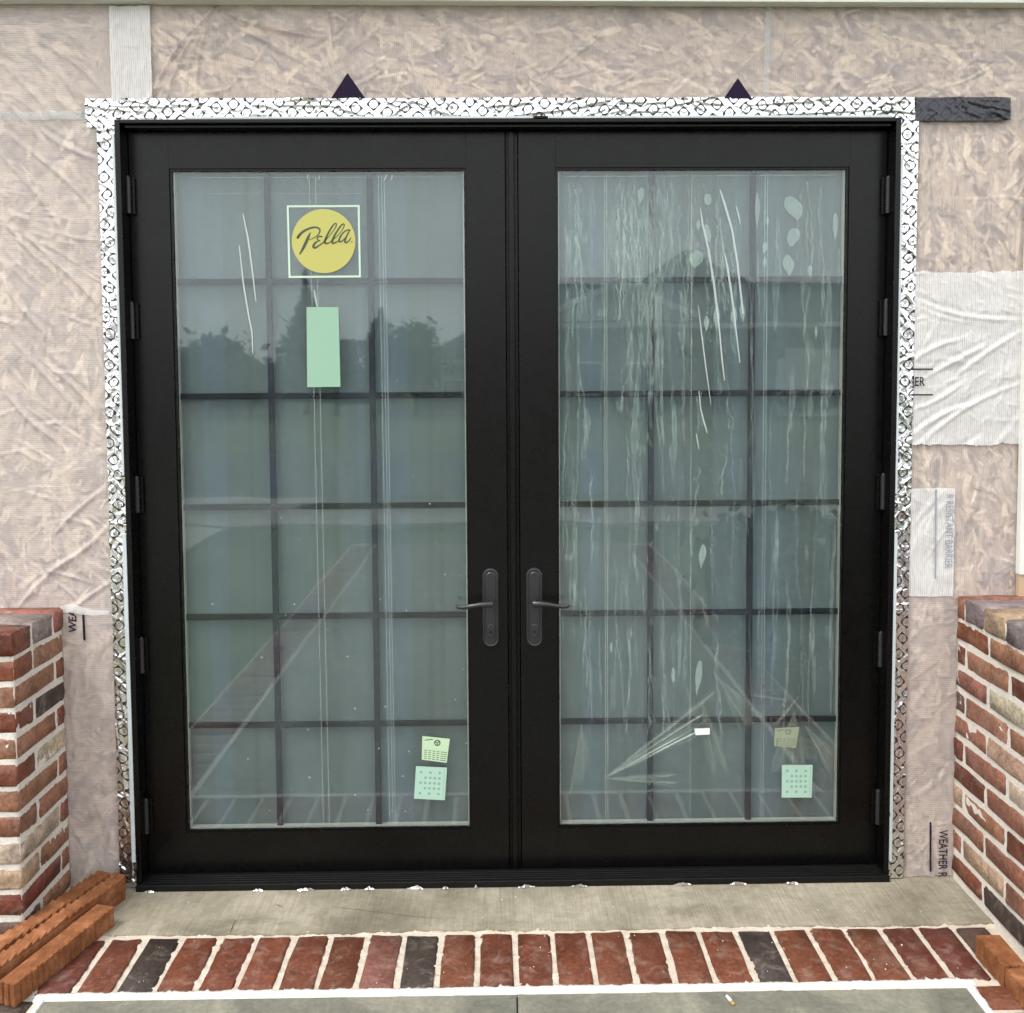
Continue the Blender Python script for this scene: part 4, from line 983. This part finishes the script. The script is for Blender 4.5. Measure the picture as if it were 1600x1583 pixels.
# folded, peeling film at the bottom: pleated fans that catch the light
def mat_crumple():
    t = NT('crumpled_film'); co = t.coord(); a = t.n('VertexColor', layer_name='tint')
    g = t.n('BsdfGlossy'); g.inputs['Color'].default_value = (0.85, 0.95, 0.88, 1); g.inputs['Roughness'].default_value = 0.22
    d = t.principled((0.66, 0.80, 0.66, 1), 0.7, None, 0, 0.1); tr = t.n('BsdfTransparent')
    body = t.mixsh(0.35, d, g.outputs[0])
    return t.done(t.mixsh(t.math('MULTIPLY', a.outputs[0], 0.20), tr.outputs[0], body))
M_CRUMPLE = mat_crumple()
def fan_film(o, a, b, seed, pleats=7, amp=0.010):
    """o: pinch point; the sheet spreads from the direction of a to the direction of b"""
    rg = np.random.default_rng(seed); o, a, b = np.array(o), np.array(a), np.array(b)
    ta, tb = math.atan2(*(a-o)[::-1]), math.atan2(*(b-o)[::-1]); ra, rb = np.linalg.norm(a-o), np.linalg.norm(b-o)
    nt, nr = 46, 18; v = []; c = []; f = []
    ph = rg.uniform(0, 6, 3); rw = np.convolve(rg.normal(0, 1, nt+6), np.ones(7)/7, 'same')[3:-3]*0.30
    for i in range(nt):
        u = i/(nt-1); th = ta + (tb-ta)*u; rmax = (ra*(1-u)+rb*u)*(0.92+rw[i])
        pl = 0.6*math.sin(pleats*u*6.28*0.5+ph[0]) + 0.4*math.sin(pleats*1.7*u*6.28*0.5+ph[1])
        for k in range(nr):
            r = rmax*k/(nr-1); h = amp*(k/(nr-1))**0.6*(pl + 0.25*math.sin(9*r/rmax+ph[2]+u*11))
            v.append((o[0]+r*math.cos(th), YF-0.0045-0.5*amp-0.5*h, o[1]+r*math.sin(th)))
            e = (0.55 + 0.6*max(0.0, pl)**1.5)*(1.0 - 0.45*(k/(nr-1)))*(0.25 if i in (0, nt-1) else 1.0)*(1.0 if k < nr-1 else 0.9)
            c.append((e, e, e, 1))
    for i in range(nt-1):
        for k in range(nr-1): f.append((i*nr+k, i*nr+k+1, (i+1)*nr+k+1, (i+1)*nr+k))
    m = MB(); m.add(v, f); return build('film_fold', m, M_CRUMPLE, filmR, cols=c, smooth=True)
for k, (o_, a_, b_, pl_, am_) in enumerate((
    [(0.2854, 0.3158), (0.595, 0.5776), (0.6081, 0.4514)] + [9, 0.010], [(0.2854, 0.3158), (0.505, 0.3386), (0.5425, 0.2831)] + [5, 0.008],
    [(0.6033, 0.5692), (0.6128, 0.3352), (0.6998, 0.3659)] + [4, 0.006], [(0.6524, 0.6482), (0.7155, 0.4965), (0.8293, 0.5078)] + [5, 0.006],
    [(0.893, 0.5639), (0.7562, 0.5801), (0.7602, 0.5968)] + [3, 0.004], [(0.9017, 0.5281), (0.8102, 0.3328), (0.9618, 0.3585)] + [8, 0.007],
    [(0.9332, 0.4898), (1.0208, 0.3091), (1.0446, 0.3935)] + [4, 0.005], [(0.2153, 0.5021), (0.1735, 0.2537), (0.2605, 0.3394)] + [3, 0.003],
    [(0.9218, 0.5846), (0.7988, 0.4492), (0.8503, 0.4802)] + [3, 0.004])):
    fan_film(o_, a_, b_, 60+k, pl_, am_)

# ================================================================== STICKERS
YS = 0.0121
logo = empty('logo_sticker', (-0.6, 0.01, 1.93), 'square logo sticker with a yellow disc on the left door glass', 'sticker')
SQ = [(-0.6976, 2.1479), (-0.4712, 2.1481), (-0.4706, 1.9248), (-0.696, 1.9238)]
mb = MB(); cx_, cz_ = np.mean([p[0] for p in SQ]), np.mean([p[1] for p in SQ])
inn = [(cx_+(p[0]-cx_)*0.945, cz_+(p[1]-cz_)*0.945) for p in SQ]
mb.add([(p[0], 0.0094, p[1]) for p in SQ] + [(p[0], 0.0094, p[1]) for p in inn], [(i, 4+i, 4+(i+1) % 4, (i+1) % 4) for i in range(4)])
build('square_border', mb, M_STICK_WHITE, logo)
DC = [(-0.5848, 2.0371), (-0.4859, 2.0368)]
rd = DC[1][0]-DC[0][0]
build('yellow_disc', MB().add([(DC[0][0]+rd*math.cos(a), 0.0090, DC[0][1]+rd*math.sin(a)) for a in np.linspace(0, 2*math.pi, 65)[:-1]], [tuple(range(64))]), M_YELLOW, logo)
mb = MB()
def smooth_stroke(pts, k=6):
    P = np.array(pts, float); out = []
    for i in range(len(P)-1):
        p0, p1, p2, p3 = P[max(i-1, 0)], P[i], P[i+1], P[min(i+2, len(P)-1)]
        for t in np.linspace(0, 1, k, endpoint=False):
            out.append(0.5*((2*p1) + (-p0+p2)*t + (2*p0-5*p1+4*p2-p3)*t*t + (-p0+3*p1-3*p2+p3)*t**3))
    out.append(P[-1]); return [tuple(q) for q in out]
LOGO = [[(-0.6648, 2.0487, 0.0082), (-0.6545, 2.0616, 0.0078), (-0.6383, 2.0725, 0.0066), (-0.6181, 2.0794, 0.0057), (-0.604, 2.0789, 0.0053), (-0.5961, 2.0723, 0.0049), (-0.5983, 2.0614, 0.0041), (-0.6085, 2.0514, 0.0033), (-0.6227, 2.0439, 0.0025), (-0.6338, 2.0412, 0.0016)], [(-0.6254, 2.0635, 0.0029), (-0.6337, 2.0466, 0.0086), (-0.6421, 2.0286, 0.0094), (-0.6504, 2.0127, 0.0078), (-0.6593, 1.9982, 0.0045)], [(-0.59, 2.051, 0.0045), (-0.5985, 2.0518, 0.0049), (-0.6042, 2.0474, 0.0045), (-0.6037, 2.0419, 0.0033), (-0.5957, 2.039, 0.0021)], [(-0.5967, 2.0384, 0.0025), (-0.6068, 2.0351, 0.0049), (-0.6144, 2.0271, 0.007), (-0.6171, 2.0195, 0.0074), (-0.6107, 2.0171, 0.0062), (-0.5989, 2.0239, 0.0045), (-0.5857, 2.0334, 0.0041), (-0.5704, 2.0493, 0.0029), (-0.5539, 2.0692, 0.0025), (-0.5446, 2.0851, 0.0033), (-0.5455, 2.0911, 0.0041), (-0.5526, 2.0881, 0.0045), (-0.5639, 2.0722, 0.0053), (-0.5753, 2.0513, 0.0062), (-0.581, 2.0374, 0.0066), (-0.5787, 2.0304, 0.0062), (-0.5697, 2.0317, 0.0041), (-0.5595, 2.0383, 0.0033), (-0.5432, 2.0522, 0.0027), (-0.5278, 2.0691, 0.0025), (-0.5203, 2.084, 0.0033), (-0.5214, 2.0896, 0.0041), (-0.5285, 2.0866, 0.0045), (-0.5415, 2.0691, 0.0053), (-0.5533, 2.0492, 0.0062), (-0.5581, 2.0363, 0.0066), (-0.5556, 2.0305, 0.0062), (-0.5465, 2.0332, 0.0041), (-0.5363, 2.0402, 0.0029)], [(-0.5026, 2.071, 0.0045), (-0.5117, 2.0706, 0.0041), (-0.5235, 2.0627, 0.0045), (-0.5334, 2.0492, 0.0053), (-0.5368, 2.0382, 0.0057), (-0.5328, 2.0348, 0.0049), (-0.5222, 2.0415, 0.0037), (-0.5115, 2.0555, 0.0029), (-0.5041, 2.069, 0.0029)], [(-0.5057, 2.066, 0.0037), (-0.5149, 2.0481, 0.0053), (-0.5187, 2.0355, 0.0057), (-0.5139, 2.0323, 0.0049), (-0.5045, 2.0401, 0.0037), (-0.4996, 2.048, 0.0025)], [(-0.4972, 2.035, 0.0037), (-0.497, 2.0344, 0.0037)]]
for i, st in enumerate(LOGO): mb.ribbon(smooth_stroke(st), 0.0086-0.00001*i)
build('lettering', mb, M_LOGO_INK, logo)
def quad_sticker(name, q, y, mat, label):
    o = empty(name, (np.mean([p[0] for p in q]), y, min(p[1] for p in q)), label, 'sticker')
    build('label_sheet', MB().add([(p[0], y, p[1]) for p in q], [(0, 1, 2, 3)]), mat, o); return o
Q = [[(-0.6445, 1.5832), (-0.5401, 1.5835), (-0.542, 1.8327), (-0.6419, 1.8332)], [(-0.2985, 0.3825), (-0.2183, 0.371), (-0.2072, 0.4499), (-0.2956, 0.4603)], [(-0.3248, 0.254), (-0.2257, 0.2475), (-0.2174, 0.3552), (-0.3173, 0.3617)], [(0.8416, 0.4135), (0.9114, 0.4064), (0.9231, 0.4749), (0.8431, 0.4727)], [(0.8663, 0.2435), (0.9644, 0.2423), (0.9662, 0.3507), (0.8662, 0.3519)]]
quad_sticker('blank_label', Q[0], 0.0092, M_STICK_MINT, 'blank upright mint green label below the logo on the left door glass')
s1 = quad_sticker('rating_label', Q[1], 0.0092, M_STICK_OLD, 'small printed label with columns of text low on the left door glass')
s2 = quad_sticker('dotted_label', Q[2], 0.0092, M_STICK_PALE, 'square pale label with rows of dots at the bottom of the left door glass')
s3 = quad_sticker('rating_label', Q[3], 0.0118, M_STICK_COVER, 'faded printed label under crumpled film low on the right door glass')
s4 = quad_sticker('dotted_label', Q[4], 0.0080, M_STICK_PALE, 'square pale label with rows of dots at the bottom of the right door glass')
def on_quad(q, u, v):
    a, b, c, d = [np.array(p) for p in q]; return (a*(1-u)+b*u)*(1-v) + (d*(1-u)+c*u)*v
for s, q, y in ((s2, Q[2], 0.0088), (s4, Q[4], 0.0076)):
    mb = MB()
    for v, us in ((.82, (.2, .5, .8)), (.66, (.35, .5, .65, .8)), (.50, (.2, .35, .5, .65, .8)), (.34, (.35, .5, .65, .8)), (.18, (.2, .5, .8))):
        for u in us:
            c = on_quad(q, u-.02, v); mb.add([(c[0]+.0045*math.cos(a), y, c[1]+.0045*math.sin(a)) for a in np.linspace(0, 2*math.pi, 11)[:-1]], [tuple(range(10))])
    c0, c1 = on_quad(q, .93, .05), on_quad(q, .93, .95); mb.ribbon([(c0[0], c0[1], .0012), (c1[0], c1[1], .0012)], y)
    build('dot_print', mb, M_STICK_DOT, s)
for s, q, y in ((s1, Q[1], 0.0088), (s3, Q[3], 0.0115)):
    mb = MB()
    for u in (.14, .30, .46, .62, .78, .90):
        for k in range(5):
            a, b = on_quad(q, u-.045, .08+.085*k), on_quad(q, u+.045, .08+.085*k); mb.ribbon([(a[0], a[1], .0022), (b[0], b[1], .0022)], y)
    a, b = on_quad(q, .1, .84), on_quad(q, .38, .9); mb.ribbon([(a[0], a[1], .003), (b[0], b[1], .003)], y)
    c = on_quad(q, .56, .78); r0 = .0105
    mb.add([(c[0]+r0*math.cos(t), y, c[1]+r0*math.sin(t)) for t in np.linspace(0, 2*math.pi, 21)[:-1]] + [(c[0]+r0*.62*math.cos(t), y, c[1]+r0*.62*math.sin(t)) for t in np.linspace(0, 2*math.pi, 21)[:-1]],
           [(i, 20+i, 20+(i+1) % 20, (i+1) % 20) for i in range(20)])
    for t in (0.6, 2.7, 4.7): mb.ribbon([(c[0], c[1], .003), (c[0]+r0*.8*math.cos(t), c[1]+r0*.8*math.sin(t), .0035)], y-0.00003)
    build('text_print', mb, M_STICK_INK if s is s1 else mat_film('faded_ink', 0.5, (0.16, 0.18, 0.12, 1)), s)
PW = [(0.5836, 0.4572), (0.6292, 0.4588), (0.629, 0.4799), (0.5793, 0.4783)]
build('paper_scrap', MB().prism([(p[0], p[1]) for p in PW], -0.0020, -0.0012), M_PAPER, None, 'tiny white paper scrap stuck low on the right door glass', 'paper')

# ================================================================== RIDGED BLOCKS, LITTER
def ridged_block(L, Wd, Hh, ridges, top_ridged, seed, groove=False):
    """bar along local +y from 0..L, x 0..Wd, z 0..Hh; saw-tooth ridges on the +x side or on the top"""
    rg = random.Random(seed); m = MB()
    if not top_ridged:
        # comb of upright flutes on +x side and on the -y end
        n = int(L/ridges); side = []
        for i in range(n):
            y0 = L*i/n; st = L/n; d = rg.uniform(0.006, 0.010); q = rg.uniform(.2, .4)
            side += [(Wd-d, y0+0.0005), (Wd-rg.uniform(0, .001), y0+st*q), (Wd-rg.uniform(0, .0012), y0+st*0.93)]
        side.append((Wd-0.004, L))
        ne = int(Wd/ridges); endp = []
        for i in range(ne):
            x0 = Wd*i/ne; st = Wd/ne
            endp += [(x0+.0005, 0.005), (x0+st*.3, 0.0), (x0+st*.9, 0.0005)]
        out = endp[1:] + side[1:] + [(Wd-.004, L), (0.0, L)]
        pts = [(x, y) for x, y in out]; n = len(pts)
        jit = [(rg.uniform(-.0012, .0012), rg.uniform(-.0012, .0012)) for _ in pts]
        v = [(x, y, 0.0) for x, y in pts] + [(x+j[0], y+j[1], Hh + rg.uniform(-.0008, .0008)) for (x, y), j in zip(pts, jit)]
        f = [tuple(range(n-1, -1, -1)), tuple(range(n, 2*n))] + [(i, (i+1) % n, n+(i+1) % n, n+i) for i in range(n)]
        m.add(v, f)
    else:
        g0, g1 = Wd*0.46, Wd*0.58
        m.box(0, Wd, 0, L, 0, Hh-0.016, 0.0015, 1)
        n = int(L/ridges)
        for (a, b) in ((0.001, g0), (g1, Wd-0.001)):
            for i in range(n):
                y0 = L*i/n; st = L/n; h = rg.uniform(0.013, 0.018); k = rg.uniform(0.006, 0.012)
                m.add([(a, y0, Hh-0.0162), (b, y0, Hh-0.0162), (b, y0+st-.001, Hh-0.0162), (a, y0+st-.001, Hh-0.0162),
                       (a, y0+.001, Hh-0.016+h-k), (b, y0+.001, Hh-0.016+h-k+rg.uniform(-.001, .001)), (b, y0+st-.0015, Hh-0.016+h), (a, y0+st-.0015, Hh-0.016+h)],
                      [(0,3,2,1),(4,5,6,7),(0,1,5,4),(1,2,6,5),(2,3,7,6),(3,0,4,7)])
    return m
def place(m, x, y, z, ang):
    ca, sa = math.cos(ang), math.sin(ang)
    m.v = [(x + a*ca - b*sa, y + a*sa + b*ca, z + c) for a, b, c in m.v]; return m
BG = 'orange ridged clay blocks'
build('ridged_block', place(ridged_block(0.52, 0.110, 0.048, 0.026, True, 1, True), -1.4816, -0.569, 0.0305, -0.336), M_ORANGE, None,
      'orange clay block with two upturned rows of ridges beside the left pier', 'clay block', BG)
build('ridged_block', place(ridged_block(0.505, 0.100, 0.030, 0.019, False, 2), -1.4690, -0.556, 0.0, -0.332), M_ORANGE, None,
      'thin orange clay block lying underneath the upturned ridged one by the left pier', 'clay block', BG)
build('ridged_block', place(ridged_block(0.376, 0.060, 0.058, 0.0195, False, 3), -1.3528, -0.5995, 0.0, -0.294), M_ORANGE, None,
      'orange clay block with smooth top and fluted side in front of the left stack', 'clay block', BG)
for (L_, xx_, yy_, hh_, an_, sd_, lb_) in ((0.138, 1.3385, -0.598, 0.060, 0.03, 4, 'short orange clay block with smooth top against the right brick wall'),
                                       (0.26, 1.3490, -0.862, 0.056, 0.03, 5, 'orange clay block at the right picture edge, nearer than its short twin')):
    mbD = ridged_block(L_, 0.068, hh_, 0.0195, False, sd_)
    mbD.v = [(-a, b, c) for a, b, c in mbD.v]; mbD.f = [tuple(reversed(q)) for q in mbD.f]
    build('ridged_block', place(mbD, xx_, yy_, 0.0, an_), M_ORANGE, None, lb_, 'clay block', BG)
mb = MB(); rg = np.random.default_rng(77)
for _ in range(150):
    x, y = rg.uniform(-1.2, 1.35), (rg.uniform(-0.60, -0.31) if rg.random() < .6 else rg.uniform(-0.31, -0.09)); r = rg.choice((0.0012, 0.002, 0.0035), p=(.6, .3, .1))
    zz = 0.0035 if y < -0.31 else 0.0
    p = [(x+rg.uniform(-r, r), y+rg.uniform(-r, r), zz-0.0006+rg.uniform(0, r)) for _ in range(5)]
    c = np.array((x, y, zz)); ring = [(x+r*math.cos(t)*rg.uniform(.6, 1.2), y+r*math.sin(t)*rg.uniform(.6, 1.2), zz-0.001) for t in np.linspace(0, 6.28, 6)[:-1]]
    mb.add(ring + [(x, y, zz+r*0.8)], [(i, (i+1) % 5, 5) for i in range(5)])
build('mortar_crumbs', mb, M_WHITE_MORTAR, None, 'tiny pale mortar crumbs scattered over the bricks and concrete', 'mortar crumbs', kind='stuff')
# cigarette end on the stone
cg = empty('cigarette_butt', (0.545, -0.64, 0.001), 'white and tan cigarette end lying on the grey stone', 'cigarette butt')
build('paper_tube', MB().tube([(0.537, -0.622, 0.0055), (0.541, -0.632, 0.0052), (0.5445, -0.643, 0.0048)], [0.0036, 0.0042, 0.0040], 10), M_PAPER, cg, smooth=True)
build('filter_tip', MB().tube([(0.5446, -0.6432, 0.0048), (0.5475, -0.655, 0.0045)], [0.0041, 0.0036], 10), simple('cork_paper', (0.55, 0.30, 0.10, 1), 0.8), cg, smooth=True)

# ================================================================== ACROSS THE STREET (seen in the glass)
def house(name, x0, x1, y0, depth, eave, peak, apex_x, col, label, garage=None):
    h = empty(name, ((x0+x1)/2, y0, -0.16), label, 'house')
    build('wall', MB().box(x0, x1, y0-depth, y0, -0.16, eave), col, h)
    o = 0.7; ax = apex_x; yb = y0-depth/2; rl = rr = 0.8
    if ax is None: ax = (x0+x1)/2; rl = rr = (x1-x0)/2+o
    build('roof', MB().add([(x0-o, y0+o, eave-0.1), (x1+o, y0+o, eave-0.1), (x1+o, y0-depth-o, eave-0.1), (x0-o, y0-depth-o, eave-0.1), (ax-rl, yb, peak), (ax+rr, yb, peak)],
          [(0, 1, 5, 4), (1, 2, 5), (2, 3, 4, 5), (3, 0, 4), (0, 3, 2, 1)]), M_ROOF, h)
    build('gutter', MB().box(x0-o, x1+o, y0+o+0.005, y0+o+0.14, eave-0.16, eave+0.05), M_TRIM, h)
    return h
M_ROOF = simple('roof_shingles', (0.085, 0.092, 0.105, 1), 0.9, nscale=3, namp=0.3)
M_PANE = simple('far_window_glass', (0.03, 0.04, 0.05, 1), 0.1)
M_STONEWALL = simple('far_stone_wall', (0.23, 0.20, 0.17, 1), 0.85, nscale=2, namp=0.3)
h1 = house('opposite_house', 2.2, 16.6, -39.5, 9, 4.0, 6.3, None, M_STONEWALL, 'grey roofed stone house across the street mirrored in the right door glass')
build('garage_door', MB().box(12.4, 15.6, -39.49, -39.40, -0.1, 2.9), M_TRIM, h1)
build('gable', MB().prism([(2.2, 4.1), (8.6, 4.1), (5.4, 5.7)], -38.4, -39.4), M_SIDING, h1)
build('rear_roof', MB().add([(4.6, -47.5, 4.5), (17.0, -47.5, 4.5), (17.0, -60, 4.5), (4.6, -60, 4.5), (10.8, -53, 9.1), (11.6, -53, 9.1)], [(0, 1, 5, 4), (1, 2, 5), (2, 3, 4, 5), (3, 0, 4), (0, 3, 2, 1)]), simple('hazed_shingles', (0.20, 0.21, 0.22, 1), 0.9), h1)  # farther roof: distance haze painted in as a lighter shingle colour
for (xa, za, xb, zb) in ((2.0, 4.15, 5.4, 5.75), (5.4, 5.75, 8.8, 4.15)):
    build('rake_board', MB().prism([(xa, za), (xb, zb), (xb, zb+0.28), (xa, za+0.28)], -38.3, -38.42), M_TRIM, h1)
build('porch_roof', MB().box(7.9, 12.1, -38.7, -37.2, 2.45, 2.85, 0.05), M_ROOF, h1)
for wx in (4.0, 6.4):
    w_ = build('window', MB().box(wx-0.65, wx+0.65, -39.49, -39.42, 0.9, 2.4), M_TRIM, h1); build('pane', MB().box(wx-0.55, wx+0.55, -39.415, -39.40, 1.0, 2.3), M_PANE, w_)
build('front_door', MB().box(9.4, 10.6, -39.49, -39.42, 0, 2.2), simple('dark_front_door', (0.05, 0.035, 0.03, 1), 0.5), h1)
h2 = house('distant_house', -4.2, 1.6, -47, 9, 2.6, 4.3, -1.0, M_SIDING, 'low grey house beyond the trees mirrored in the left door glass')
h3 = house('distant_house', -24, -13.2, -47, 9, 2.0, 3.6, -18, M_STONEWALL, 'long low house at the far left mirrored in the left door glass')
for hh, wx in ((h2, -2.4), (h3, -15.0), (h3, -17.5)):
    w_ = build('window', MB().box(wx-0.6, wx+0.6, -46.99, -46.92, 0.5, 1.6), M_TRIM, hh); build('pane', MB().box(wx-0.5, wx+0.5, -46.915, -46.90, 0.6, 1.5), M_PANE, w_)
M_LEAF = simple('leaf_green', (0.026, 0.043, 0.026, 1), 0.8, nscale=1.5, namp=0.4)
M_BARK = simple('bark', (0.10, 0.075, 0.055, 1), 0.9)
def tree(x, y, h, w, label, conic, seed, n=2200, trunk=True, name='tree', cat='tree', group='trees across the street', zb=-0.16):
    rg = np.random.default_rng(seed); t = empty(name, (x, y, zb), label, cat, group)
    if trunk:
        m = MB(); m.tube([(x, y, zb), (x+0.05, y, h*0.4), (x, y, h*0.85)], [w*0.06, w*0.045, w*0.015], 8)
        for k in range(6):
            a = rg.uniform(0, 6.28); z = h*rg.uniform(0.25, 0.6); m.tube([(x, y, z), (x+math.cos(a)*w*.5, y+math.sin(a)*w*.5, z+h*.16)], [w*.022, w*.008], 6)
        build('trunk', m, M_BARK, t, smooth=True)
    cl = rg.normal(0, 1, (26, 3)); cl /= np.linalg.norm(cl, axis=1)[:, None]; cl *= rg.uniform(0.3, 1, (26, 1))
    m = MB(); ls = 0.055*max(w, 0.6)*(1 if trunk else 0.55)
    for i in range(n):
        c = cl[rg.integers(26)] + rg.normal(0, 0.24, 3)
        zz = (c[2]*0.5+0.5)
        z0_ = 0.18*h if trunk else 0.0
        z = z0_ + np.clip(zz, 0, 1.04)*(h-z0_); r = (w/2)*(1.08-np.clip(zz, 0, 1)) if conic else w/2
        if z < zb+0.02: continue
        p = np.array((x+c[0]*r, y+c[1]*r, z)); d = rg.normal(0, 1, 3); d /= np.linalg.norm(d); e = np.cross(d, rg.normal(0, 1, 3)); e /= np.linalg.norm(e)+1e-9
        s = ls*rg.uniform(0.6, 1.5)
        m.add([p-d*s, p+e*s*.6, p+d*s, p-e*s*.6], [(0, 1, 2, 3)])
    build('crown', m, M_LEAF, t); return t
tree(-9.9, -46, 6.9, 3.2, 'tall narrow tree mirrored in the middle of the left door glass', True, 1)
tree(-6.0, -45, 5.0, 2.6, 'pointed tree mirrored left of the low house in the left door glass', True, 2)
tree(-4.2, -44, 4.6, 3.0, 'round tree mirrored beside the low house in the left door glass', False, 3)
tree(-14.0, -43, 3.9, 4.0, 'bushy tree mirrored at the far left of the left door glass', False, 4)
tree(-8.0, -44, 3.4, 4.2, 'low bushy tree mirrored below the tall narrow tree in the left glass', False, 5)
tree(-11.8, -42, 2.6, 3.0, 'smallest bushy tree mirrored near the left edge of the left door glass', False, 8)
tree(2.02, -2.40, 0.74, 1.50, 'dark round shrub beside the walk mirrored low in the right door glass', False, 6, 8500, False, 'shrub', 'shrub', None)
for i, (hx_, hw_) in enumerate(((4.4, 2.6), (7.0, 2.2), (13.5, 3.2))):
    tree(hx_, -37.6, 1.0, hw_, ('clipped shrub under the left window of the mirrored stone house', 'clipped shrub nearest the porch of the mirrored stone house', 'clipped shrub in front of the mirrored garage door')[i], False, 40+i, 900, False, 'shrub', 'shrub', 'shrubs at the mirrored stone house')
